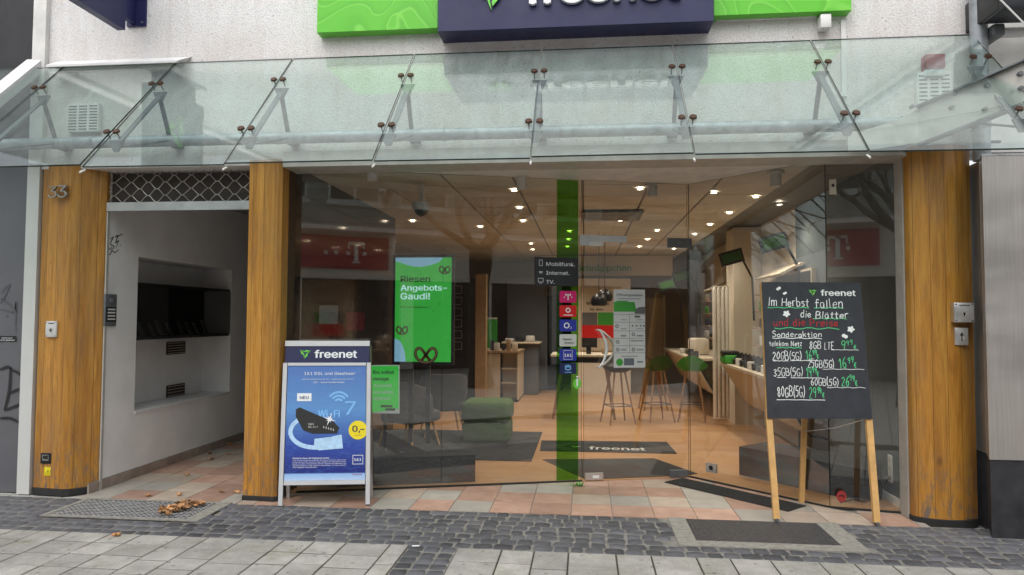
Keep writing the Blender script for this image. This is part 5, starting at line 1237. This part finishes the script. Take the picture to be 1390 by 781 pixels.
for wi, (ya, yb, nr) in enumerate(((9.95, 10.85, 4), (11.62, 12.15, 4), (13.62, 13.88, 4))):
    rk = thing('accessory_rack', ['pegboard of hanging accessory packs left of the black wall screen', 'pegboard of hanging accessory packs behind the radiator', 'narrow pegboard of accessory packs above the rear counter'][wi], 'rack', (2.62, (ya+yb)/2, 1.1))
    MB().box(2.632, ya, 1.1, 2.645, yb, 2.12).build('pegboard', M['white_paint'], rk)
    n_ = max(1, int((yb-ya)/.13))
    for r_ in range(nr):
        for c_ in range(n_):
            y_ = ya+.03+c_*.13; z_ = 1.16+r_*.24; MB().box(2.585, y_, z_, 2.625, y_+.085, z_+rg.uniform(.12, .18)).build('hanging_pack', M[rg.choice(cols)], rk)
for i, (x, y, Y_) in enumerate(((1050, 331, 8.8), (993, 351, 10.4), (926, 376, 13.0), (905, 388, 14.6))):
    c_ = P(x, y, Y_); t = thing('light_panel', ['nearest slanted green lit panel on a bent arm by the right wall', 'second slanted dark green panel on a bent arm right of the radiator', 'third slanted panel over the rear counter', 'farthest small slanted panel over the rear counter'][i], 'lamp', (c_.x, c_.y, c_.z), 'slanted panels on bent arms along the right wall')
    MB().bar(c_+Vector((-.16, 0, -.03)), c_+Vector((.16, 0, .06)), .05, .20, (0, 0, 1)).build('panel', M['black_board'], t)
    MB().bar(c_+Vector((-.13, -.027, -.022)), c_+Vector((.13, -.027, .052)), .008, .13, (0, 0, 1)).build('front_face', M['panel_green'], t)
    MB().tube([c_+Vector((.13, 0, .03)), c_+Vector((.30, .05, -.28)), c_+Vector((.32, .05, -.9))], .016, 8).build('arm', M['black_plastic'], t)
for i, Y_ in enumerate((9.4, 12.0, 13.8)):
    MB().slab([(2.36, Y_-.6, 2.16), (2.36, Y_+.7, 2.16), (2.63, Y_+.7, 2.30), (2.63, Y_-.6, 2.30)], Vector((.6, 0, -.6)), .03).build('wall_canopy', M['cream'], label=['front cream slanted board along the right wall', 'middle cream slanted board along the right wall', 'rear cream slanted board along the right wall'][i], cat='wall board')
bx = [(1.57, 7.47), (2.42, 6.47), (2.64, 6.66), (2.64, 7.05), (1.92, 7.80)]
MB().prism(bx, .004, .29).build('display_plinth', M['dark_carpet'], label='low black carpeted plinth behind the right window below the chalkboard', cat='plinth')
# wall socket with plug and cable on the blue grey wall
s0, s1 = PX(1203, 615, 2.66), PX(1210, 655, 2.66)
so = thing('wall_socket', 'white triple wall socket with a black plug inside the right window', 'socket', (2.655, (s0.y+s1.y)/2, s1.z))
MB().rbox(2.648, s1.y-.04, s1.z, 2.66, s1.y+.04, s0.z, .004).build('plate', M['white_plastic'], so)
for k in range(3):
    zc = s1.z+(s0.z-s1.z)*(k+.5)/3; MB().cyl((2.6475, s1.y, zc), (2.6485, s1.y, zc), .022, 16).build('outlet', M['print_silver'], so)
zc = s1.z+(s0.z-s1.z)*.17; MB().cyl((2.647, s1.y, zc), (2.60, s1.y, zc-.01), .02, 10, .012).build('plug', M['black_plastic'], so)
MB().tube([(2.60, s1.y, zc-.01), (2.585, s1.y+.01, zc-.06), (2.59, s1.y+.03, zc-.16), (2.56, s1.y+.02, zc-.22), (2.45, s1.y+.03, .04), (2.2, 6.42, .012)], .006, 6).build('power_cable', M['black_plastic'], so)
MB().box(2.645, 6.21, .004, 2.659, 9.0, .075).build('skirting_board', M['white_paint'], kind='structure')

# ================================================================== on the pavement
# advertising A-board
FL, FR_ = G(380, 688), G(496, 686)
LEAN = .25
fa = Frame(P(388, 463, FL.y+LEAN), P(501.5, 463, FR_.y+LEAN), FL)
ab = thing('advertising_board', 'white framed A-board with blue poster standing in front of the shop window', 'A-board', (FL+FR_)/2)
def fbar(nm, a0, b0, a1, b1, d0, t, mt, parent=ab):
    m_ = MB(); frect(m_, fa, a0, b0, a1, b1, d0, t); return m_.build(nm, M[mt], parent)
fbar('top_rail', -.005, 0, 1.005, .034, .012, .03, 'frame_silver')
fbar('header_panel', .0, .035, 1.0, .138, .004, .012, 'navy')
for s_ in (-.02, .972): fbar('leg', s_, .139, s_+.048, .995, .010, .022, 'frame_silver')
fbar('frame_rail', .036, .139, .964, .157, .010, .02, 'frame_silver'); fbar('frame_rail', .036, .853, .964, .877, .010, .02, 'frame_silver')
for s_ in (-.02, .972): fbar('foot', s_, .996, s_+.048, 1.006, .011, .024, 'black_rubber')
fbar('back_panel', .036, .158, .964, .852, -.002, .006, 'frame_silver')
# header
hb = Frame(fa.p(0, .035), fa.p(1, .035), fa.p(0, .138)); m_ = MB(); wordmark(m_, hb, .35, .70, .50, .50, .006, .05); m_.build('lettering', M['print_white'], ab)
m_ = MB(); swirl_logo(m_, hb, .235, .42, .082, .006); m_.build('logo', M['logo_green'], ab)
fp = Frame(fa.p(.036, .158), fa.p(.964, .158), fa.p(.036, .852)); fp.n = fa.n
m_ = MB(); frect(m_, fp, 0, 0, 1, 1, .003, .003); po = m_.build('poster', M['poster_blue'], ab)
m_ = MB(); ftext(m_, fp, '1&1 DSL und Glasfaser', .21, .082, .034, .65, .008, .005)
ftext(m_, fp, 'Jetzt mit verlässlichem Wi-Fi 7 - besser als zuvor: Wi-Fi 7', .18, .125, .012, .67, .005, .005); ftext(m_, fp, '1&1 - immer wieder besser.', .33, .155, .015, .40, .02, .005)
frect(m_, fp, .13, .245, .31, .315, .005)
ftext(m_, fp, 'Einmal in Haus mit Highspeed surfen', .10, .815, .015, .45, .03, .005)
for k in range(5): ftext(m_, fp, ['Jetzt schnell und günstig bestellen: Glasfaser bis ins Haus, stabil surfen', 'Preise inklusive Mehrwertsteuer, Aktion gültig für alle Neukunden im Netz', 'Router im ersten Jahr kostenlos, danach monatlich laut aktueller Liste', 'Versand einmalig, Laufzeit vierundzwanzig Monate, Technik je nach Ort', 'Alle Angaben ohne Gewähr'][k], .10, .832+.015*k, .0095, .66 if k < 4 else .3, .005, .005)
ftext(m_, fp, '1&1', .86, .838, .026, .09, .03, .006); fstroke(m_, fp, [(.845, .79), (.97, .79), (.97, .865), (.845, .865), (.845, .79)], .004, .006)
m_.build('white_lettering', M['print_white'], po)
m_ = MB(); ftext(m_, fp, 'NEU', .165, .295, .028, .11, .02, .007); m_.build('neu_lettering', M['print_navy'], po)
m_ = MB(); ftext(m_, fp, 'Wi-Fi', .40, .455, .085, .27, .03, .005); ftext(m_, fp, '7', .74, .435, .125, .13, .02, .005)
for r_ in (.05, .095, .14): fring(m_, fp, .655, .335, r_-.013, r_+.013, .005, 215, 325, 14)
m_.build('wifi_lettering', M['print_lightblue'], po)
m_ = MB(); pts = [(.17, .47), (.09, .52), (.06, .58), (.09, .64), (.18, .69), (.30, .715), (.42, .72)]; fstroke(m_, fp, smooth_line(pts), .036, .0046); m_.build('printed_cable', M['print_paleblue'], po)
m_ = MB(); fpoly(m_, fp, [(.36, .645), (.70, .62), (.69, .73), (.42, .745), (.36, .72)], .0052); fpoly(m_, fp, [(.58, .625), (.70, .61), (.72, .73), (.60, .735)], .0056); m_.build('printed_plug', M['print_paleblue'], po)
m_ = MB(); fpoly(m_, fp, [(.12, .385), (.17, .37), (.60, .50), (.67, .55), (.64, .60), (.34, .60), (.22, .57), (.12, .45)], .006); m_.build('printed_router', M['print_black'], po)
m_ = MB(); ftext(m_, fp, '1&1', .28, .525, .02, .07, .02, .0072); ftext(m_, fp, 'Wi-Fi 7', .28, .55, .018, .12, .02, .0072)
for k in range(5): frect(m_, fp, .47+.03*k, .535+.006*k, .48+.03*k, .553+.006*k, .0072)
m_.build('router_print', M['print_silver'], po)
m_ = MB(); c0_ = (.545, .475)
for k in range(8):
    a = R(45*k+20); r_ = .09 if k % 2 == 0 else .05; m_.poly([fp.p(c0_[0]+.012*math.cos(a+1.57), c0_[1]+.008*math.sin(a+1.57), .0076), fp.p(c0_[0]-.012*math.cos(a+1.57), c0_[1]-.008*math.sin(a+1.57), .0076), fp.p(c0_[0]+r_*math.cos(a), c0_[1]+r_*.68*math.sin(a), .0076)])
fdisc(m_, fp, c0_[0], c0_[1], .022, .0078); m_.build('printed_flash', M['print_white'], po)
m_ = MB(); fdisc(m_, fp, .905, .572, .118, .0065, 40); ys = m_.build('price_disc', M['print_yellow'], po)
m_ = MB(); ftext(m_, fp, '0,', .835, .585, .048, .095, .03, .0085); frect(m_, fp, .93, .562, .985, .570, .0085); ftext(m_, fp, 'pro Monat', .87, .62, .009, .08, .01, .0085); m_.build('price_lettering', M['print_navy'], po)
m_ = MB(); ftext(m_, fp, 'freenet shop', .84, .955, .012, .12, .02, .005); m_.build('imprint', M['print_red'], po)
# rear half of the A-board
back = Vector((-.05, .27, 0)); m_ = MB(); qa = fa.p(.03, .02, -.035); 
for s_ in (-.02, .965):
    t0 = fa.p(s_+.027, .03, -.035); b0 = fa.p(s_+.027, 1.0, 0)+back; MB().bar(t0, Vector((b0.x, b0.y, 0.001)), .03, .02, (0, 1, 0)).build('rear_leg', M['aluminium'], ab)
q0, q1 = fa.p(.04, .15, -.07), fa.p(.96, .15, -.07); r0 = fa.p(.04, .86, 0)+back*.86; r1 = fa.p(.96, .86, 0)+back*.86
MB().slab([r0, r1, q1+back*.12, q0+back*.12], Vector((0, 1, .2)), .008).build('rear_panel', M['white_plastic'], ab)

# easel with chalkboard
def lean_pt(x, y, y0, lam=.20):
    Y = y0
    for _ in range(8): Y = y0+lam*max(0, P(x, y, Y).z)
    return P(x, y, Y)
EL, ER = G(1054, 708), G(1190, 713)
TLe, TRe = lean_pt(1034, 383, EL.y), lean_pt(1168, 384, ER.y); BLe, BRe = lean_pt(1042, 568, EL.y), lean_pt(1184, 569, ER.y)
ez = thing('chalkboard_easel', 'black chalkboard with handwritten prices on a light wooden easel', 'chalkboard', (EL+ER)/2)
nb = (BLe-TLe).cross(TRe-TLe).normalized()
if nb.y > 0: nb = -nb
MB().slab([BLe-nb*.012, BRe-nb*.012, TRe-nb*.012, TLe-nb*.012], nb, .012).build('board', M['chalkboard'], ez)
fe = Frame(TLe, TRe, BLe); fe.n = nb
_p = fe.p
def skew_p(a, b, d=0):      # true bilinear position on the slightly uneven board
    return (TLe*(1-a)+TRe*a)*(1-b)+(BLe*(1-a)+BRe*a)*b+nb*d
fe.p = skew_p
for foot, bt, tp in ((EL, BLe, TLe), (ER, BRe, TRe)):
    inn = (1 if foot is EL else -1)*Vector((.028, 0, 0)); d_ = -nb*.032
    ft = Vector((foot.x, foot.y, .02)); MB().bar(ft-nb*-.0, bt+inn*.6+d_, .048, .036, (0, 1, 0)).build('leg', M['easel_wood'], ez)
    MB().bar(bt+inn*.6+d_+(tp-bt)*.001, tp+inn*.6+d_, .044, .034, (0, 1, 0)).build('upper_leg', M['easel_wood'], ez)
    MB().cyl(ft+Vector((0, -.03, -.004)), ft+Vector((0, .03, -.004)), .013, 10).build('foot', M['bracket_grey'], ez)
RLf = G(1088, 682); rtp = (TLe+TRe)/2-nb*.07
MB().bar(Vector((RLf.x, RLf.y, .002)), rtp+Vector((0, 0, -.15)), .042, .034, (0, 1, 0)).build('rear_leg', M['easel_wood'], ez)
k0 = BLe+Vector((.08, .03, -.0)); k1 = RLf+(rtp-RLf)*.33; k2 = BRe+Vector((-.03, .02, 0))
MB().tube([k0, (k0+k1)/2+Vector((0, 0, -.03)), k1+Vector((0, -.02, 0)), (k1+k2)/2+Vector((0, 0, -.025)), k2], .003, 5).build('cord', M['aluminium'], ez)
def bu(x): return (x-42)/463
def U(x, y): b = (y-45)/623; l_ = 42+33*b; r__ = 505+50*b; return (x-l_)/(r__-l_), b
def ch(mb, s, x0, x1, y0, y1, **k):
    a0, b0 = U(x0, y0); a1, b1 = U(x1, y1); chalk(mb, fe, s, a0, a1, b0, b1, **k)
def und(mb, x0, x1, y, wv=2, wd=.006):
    fstroke(mb, fe, [U(x0+(x1-x0)*k/12, y+wv*math.sin(k*1.7)) for k in range(13)], wd, .001)
m_ = MB(); fe_a, fe_b = U(322, 106); f2 = Frame(skew_p(0, 0), skew_p(1, 0), skew_p(0, 1)); f2.n = nb; ftext(m_, f2, 'freenet', U(322, 106)[0]+.0, .100, .050, .345, .04, .001)
m_.build('printed_wordmark', M['chalk_white'], ez)
def line(nm, mt, f_):
    m2 = MB(); f_(m2); m2.build(nm, M[mt], ez)
for a in (('Im Herbst', 68, 268, 120, 160, .009), ('fallen', 290, 428, 122, 166, .009), ('die', 222, 280, 180, 212, .008), ('Blätter', 292, 452, 180, 214, .009), ('Sonderaktion', 92, 328, 276, 302, .008), ('telekom Netz', 78, 235, 320, 344, .006), ('8GB LTE', 265, 385, 322, 356, .007),
          ('20GB(5G)', 93, 235, 368, 406, .007), ('25GB(5G)', 258, 385, 404, 440, .007), ('35GB(5G)', 98, 240, 445, 480, .007), ('60GB(5G)', 272, 405, 488, 521, .007), ('80GB(5G)', 118, 250, 528, 572, .007)):
    line('white_writing', 'chalk_white', lambda q: ch(q, *a[:5], wd=a[5]))
for a in ((95, 325, 308, 2, .006), (370, 495, 360, .6, .004), (100, 170, 412, 1, .005), (180, 310, 410, 1, .005), (330, 520, 448, 1, .004), (118, 160, 487, .5, .005), (182, 312, 488, .5, .005), (350, 525, 530, 2, .004), (118, 340, 586, .5, .005)):
    line('white_underline', 'chalk_white', lambda q: und(q, *a))
for cx_, cy_, s_, rot in ((122, 76, 12, -.6), (152, 98, 10, -.5), (160, 195, 19, .2), (460, 265, 19, .1), (432, 297, 15, .5)):
    m_ = MB(); pts = []
    lobed = s_ > 16
    for k in range(20):
        t_ = 2*math.pi*k/20; rr = s_*((1 if k % 4 == 0 else .62 if k % 2 == 0 else .8) if lobed else (.45+.55*abs(math.cos(t_)))); pts.append(U(cx_+rr*math.cos(t_+rot), cy_+rr*math.sin(t_+rot)*.9))
    fpoly(m_, fe, pts, .001); m_.build('printed_leaf', M['chalk_white'], ez)
m_ = MB(); ch(m_, 'und die Preise', 96, 404, 218, 250, wd=.009); m_.build('red_writing', M['chalk_red'], ez)
for a in ((72, 265, 166), (290, 425, 166), (285, 440, 216), (105, 405, 262, 4), (115, 232, 352)): line('green_underline', 'chalk_green', lambda q: und(q, *a))
for a in (('999€', 410, 490, 320, 358), ('1699€', 250, 315, 362, 404), ('1699€', 402, 488, 396, 442), ('1999€', 252, 314, 440, 486), ('2699€', 412, 492, 478, 524), ('2999€', 264, 340, 532, 578)): line('green_price', 'chalk_green', lambda q: ch(q, *a, wd=.007, sup=3))
m_ = MB(); swirl_logo(m_, f2, U(283, 90)[0], .073, .050, .001); m_.build('logo', M['logo_green'], ez)

# metal gratings in the pavement
def quad_px(pts, z): return [G(x, y, z) for x, y in pts]
gl_ = thing('foot_grate', 'rectangular steel mesh grate in front of the passage with dead leaves on it', 'grate', (-3.7, 5.5, 0))
q = [(-4.30, 5.30), (-3.05, 5.30), (-3.05, 5.80), (-4.30, 5.80)]
MB().box(-4.36, 5.24, -.02, -3.0, 5.82, -.004).build('pit', M['pit_shade'], gl_)  # flush near-black slab, its colour stands in for the shade below the mesh
for (x0, y0, x1, y1) in ((-4.355, 5.255, -3.02, 5.295), (-4.355, 5.78, -3.02, 5.815), (-4.355, 5.296, -4.315, 5.779), (-3.14, 5.296, -3.02, 5.779)): MB().box(x0, y0, -.003, x1, y1, .004).build('frame', M['concrete_frame'], gl_)
m_ = MB()
for k in range(26): x = -4.305+k*.045; m_.box(x, 5.30, -.003, x+.008, 5.775, .0035)
for k in range(11): y = 5.31+k*.042; m_.box(-4.31, y, -.002, -3.145, y+.008, .003)
m_.build('mesh', M['steel_grate'], gl_, kind='stuff')
gr2 = thing('access_cover', 'checker plate steel cover in a concrete frame below the chalkboard', 'cover', (1.3, 5.5, 0))
cx0, cx1, cy0, cy1 = .80, 1.80, 5.25, 5.80
for (x0, y0, x1, y1) in ((.66, 5.12, 1.96, cy0-.004), (.66, cy0-.003, cx0-.004, 5.82), (cx1+.004, cy0-.003, 1.96, 5.82)): MB().box(x0, y0, -.02, x1, y1, .001).build('frame', M['concrete_frame'], gr2)
MB().box(cx0, cy0, -.02, cx1, cy1, -.001).build('plate', M['cover_steel'], gr2)
m_ = MB()
for i in range(40):
    for j in range(22):
        x = cx0+.0125+i*.025; y = cy0+.0125+j*.025; a = R(45 if (i+j) % 2 else -45); dx, dy = math.cos(a)*.010, math.sin(a)*.010; nx, ny = -math.sin(a)*.003, math.cos(a)*.003
        m_.add([(x-dx, y-dy, 0), (x-nx, y-ny, .0), (x+dx, y+dy, 0), (x+nx, y+ny, .0), (x, y, .0028)], [(0, 1, 4), (1, 2, 4), (2, 3, 4), (3, 0, 4)])
m_.build('tread_pattern', M['cover_steel'], gr2, kind='stuff')
# dead leaves
def leaf_mesh(sd):
    r_ = random.Random(sd); a = MB(); n = 14; pts = []
    for k in range(n):
        t_ = 2*math.pi*k/n; rr = .5*((.62 if k % 2 else 1.0)*r_.uniform(.8, 1.1)); pts.append((rr*math.cos(t_)*1.2, rr*math.sin(t_)*.8, r_.uniform(.02, .32)+.25*abs(math.sin(t_))))
    c_ = (0, 0, .05); a.add([c_]+pts, [(0, 1+k, 1+(k+1) % n) for k in range(n)], True)
    a.tube([(.5, 0, .15), (.8, .05, .1), (1.0, .02, .02)], .015, 4); o = a.build('fallen_leaf', M['dead_leaf'], origin=(0, 0, 0)); me = o.data; bpy.data.objects.remove(o); return me
lm = [leaf_mesh(k) for k in range(5)]
rg = random.Random(77)
def leaf(x, y, s_, label=None, grp=None, z=.003):
    o = bpy.data.objects.new('fallen_leaf', rg.choice(lm)); COL.objects.link(o); o.location = (x, y, z); o.scale = (s_, s_, s_*.8); o.rotation_euler = (rg.uniform(-.2, .2), rg.uniform(-.2, .2), rg.uniform(0, 6.3)); return tag(o, label, 'leaf', grp)
for i in range(44):
    t_ = rg.random(); p = Vector(G(222, 699)).lerp(G(264, 686), t_)+Vector((rg.gauss(0, .05), rg.gauss(0, .035), 0)); leaf(p.x, p.y, rg.uniform(.055, .09), 'curled brown dead leaf in the heap on the mesh grate', 'dead leaves heaped on the mesh grate', .004+rg.uniform(0, .02))
for i, (x, y, lab) in enumerate(((200, 675, 'single brown leaf on the passage tiles left of centre'), (244, 673, 'single brown leaf on the first tile row behind the grate'), (301, 669, 'brown leaf lying against the narrow wooden pillar foot, left one'), (322, 670, 'brown leaf lying against the narrow wooden pillar foot, right one'), (157, 729, 'small pale leaf on the granite pavers below the grate'), (192, 643, 'leaf beside the skirting low in the passage'), (254, 646, 'leaf in the middle of the passage floor'), (287, 625, 'leaf further back in the passage'), (310, 618, 'leaf near the far right of the passage floor'), (284, 617, 'rearmost leaf left of the passage end'), (213, 634, 'leaf close to the passage skirting tiles'), (312, 604, 'curled leaf in the dark end of the passage'))):
    p = G(x, y); leaf(p.x, p.y, .07, lab)
for (x, y, lab) in ((564, 744, 'cigarette end on the cobbles between the paver fields'),):
    p = G(x, y); MB().cyl((p.x-.025, p.y, .012), (p.x+.025, p.y+.01, .012), .005, 8).build('cigarette_end', M['print_white'], label=lab, cat='litter')
p = G(785, 660); wd_ = thing('weed', 'tiny weed growing at the foot of the green strip', 'weed', (p.x, p.y, .001))
m_ = MB()
for k in range(26):
    a = rg.uniform(0, 6.28); l_ = rg.uniform(.03, .07); d = Vector((math.cos(a)*1.3, math.sin(a)*.5, rg.uniform(.2, .8))).normalized()*l_; s_ = Vector((-d.y, d.x, 0)).normalized()*.007; b0 = Vector((p.x+rg.gauss(0, .02), p.y-.005+rg.gauss(0, .006), .001))
    m_.poly([b0, b0+d*.6-s_, b0+d, b0+d*.6+s_])
m_.build('leaves', M['print_green'], wd_, kind='stuff')

# ================================================================== across the street: what the glass mirrors
OY = -8.0
ob = thing('opposite_building', 'pale shop building across the street mirrored in the shop glass', 'building', (3, OY, 0))
def win_row(x0, x1, z0, z1, n, nm='window'):
    for k in range(n):
        a = x0+(x1-x0)*(k+.14)/n; b = x0+(x1-x0)*(k+.86)/n
        w_ = MB().box(a, OY, z0, b, OY+.05, z1).build(nm, M['white_paint'], ob)
        xm = (a+b)/2
        for (p_, q_) in ((a+.07, xm-.04), (xm+.04, b-.07)): MB().box(p_, OY+.051, z0+.08, q_, OY+.056, z1-.08).build('pane', M['opposite_glass'], w_)
        MB().box(a-.06, OY+.001, z0-.10, b+.06, OY+.14, z0-.005).build('sill', M['white_paint'], w_)
MB().box(-14, OY-6, 0, 20, OY-.4, 7.6).build('rear_wall', M['opposite_upper'], ob)
MB().box(-14, OY-.39, 4.55, 20, OY, 7.4).build('upper_wall', M['opposite_upper'], ob)
MB().box(-14, OY-.39, 2.75, 20, OY+.02, 4.10).build('fascia', M['opposite_render'], ob)
MB().box(-14, OY-.2, 4.101, 20, OY+.9, 4.22).build('canopy_roof', M['white_paint'], ob)
MB().box(-14, OY-.2, 4.221, 20, OY+.0, 4.549).build('upstand', M['opposite_upper'], ob)
for x in (-10, -6.6, -3.2, -.2, 3.2, 5.9, 8.6, 11.5, 15): MB().box(x-.2, OY-.3, 0, x+.2, OY+.01, 2.749).build('wall_pier', M['opposite_render'], ob)
xs_ = [-10, -6.6, -3.2, -.2, 3.2, 5.9, 8.6, 11.5, 15]
for a, b in zip(xs_[:-1], xs_[1:]):
    w_ = MB().box(a+.2, OY-.28, .3, b-.2, OY-.2, 2.74).build('shop_front', M['opposite_glass'], ob)
    MB().box(a+.2, OY-.2, 0, b-.2, OY-.1, .299).build('sill', M['basalt_plinth'], w_)
win_row(-12, -4, 5.05, 6.75, 5); win_row(-1.8, 4.8, 5.05, 6.75, 3); win_row(6.2, 12.0, 5.05, 6.75, 3)
def magenta(x0, x1, tx_, label):
    t = thing('shop_sign', label, 'sign', ((x0+x1)/2, OY, 3.0))
    MB().box(x0, OY+.021, 3.05, x1, OY+.10, 4.02).build('panel', M['magenta_fascia'], t)
    # letter T with serifs and three dots, facing the street (+Y)
    m_ = MB(); Y0, Y1 = OY+.101, OY+.13; X = lambda a: tx_-a; 
    for (a0, z0, a1, z1) in ((-.055, 3.24, .055, 3.84), (-.12, 3.22, .12, 3.27), (-.24, 3.78, .24, 3.86), (-.25, 3.64, -.205, 3.779), (.205, 3.64, .25, 3.779)): m_.box(X(a0), Y0, z0, X(a1), Y1, z1)
    for a in (-.30, .19, .55, .85): m_.box(X(a), Y0, 3.46, X(a+.10), Y1, 3.56)
    m_.build('lettering', M['print_white'], t)
magenta(-.2, 2.55, 1.55, 'magenta shop sign with white T across the street')
MB().box(-30, OY-6, 0, -14.1, OY, 7.0).build('opposite_building', M['opposite_render'], label='plain pale house further left across the street', cat='building')
MB().box(20.1, OY-6, 0, 34, OY, 8.0).build('opposite_building', M['opposite_upper'], label='grey house further right across the street', cat='building')
for i, (x, hz) in enumerate(((.55, 1.7), (1.35, 1.5))):
    MB().box(x, OY-.19, hz-.3, x+.55, OY-.17, hz+.25).build('poster', M[('paper', 'magenta_fascia')[i]], label=['pale poster in the shop window under the magenta sign', 'magenta poster in the shop window across the street'][i], cat='poster')
# street trees
def tree(x, y, sd, label):
    r_ = random.Random(sd); t = thing('street_tree', label, 'tree', (x, y, 0))
    m_ = MB(); pth = []; rr = []
    for k in range(9): s_ = k/8; pth.append((x+.05*math.sin(s_*4+sd), y+.04*math.cos(s_*3), 3.25*s_)); rr.append(.27-.05*s_+(.05 if k > 6 else 0)+(.06 if k == 0 else 0))
    m_.tube(pth, rr, 14); m_.build('trunk', M['tree_bark'], t); top = Vector(pth[-1]); tips = []
    def limb(p, d, l_, r0, depth):
        pts = [p]; rs = [r0]; n = 5
        for k in range(n): d = (d+Vector((r_.gauss(0, .16), r_.gauss(0, .16), r_.gauss(.05, .1)))).normalized(); pts.append(pts[-1]+d*l_/n); rs.append(r0*(1-.5*(k+1)/n))
        lb.tube(pts, rs, 7)
        if depth:
            for _ in range(3): k = r_.choice((2, 3, 4, 5)); limb(pts[k], (d+Vector((r_.gauss(0, .6), r_.gauss(0, .6), r_.uniform(0, .5)))).normalized(), l_*.62, rs[k]*.6, depth-1)
        else: tips.append(pts[-1])
    for k in range(6):
        a = 2*math.pi*k/6+r_.uniform(-.3, .3); lb = MB(); limb(top-Vector((0, 0, .1)), Vector((math.cos(a), math.sin(a), r_.uniform(.35, .9))).normalized(), r_.uniform(1.7, 2.4), .10, 3); lb.build('limb', M['tree_bark'], t)
    m_ = MB()
    for tp in tips:
        for _ in range(3):
            c_ = tp+Vector((r_.gauss(0, .18), r_.gauss(0, .18), r_.gauss(0, .15))); u = Vector((r_.gauss(0, 1), r_.gauss(0, 1), r_.gauss(0, 1))).normalized()*.05; v = u.orthogonal().normalized()*.035
            m_.poly([c_-u, c_-v, c_+u, c_+v])
    m_.build('crown', M['dead_leaf'], t, kind='stuff')
tree(3.05, -2.2, 3, 'pollarded street tree mirrored in the left window')
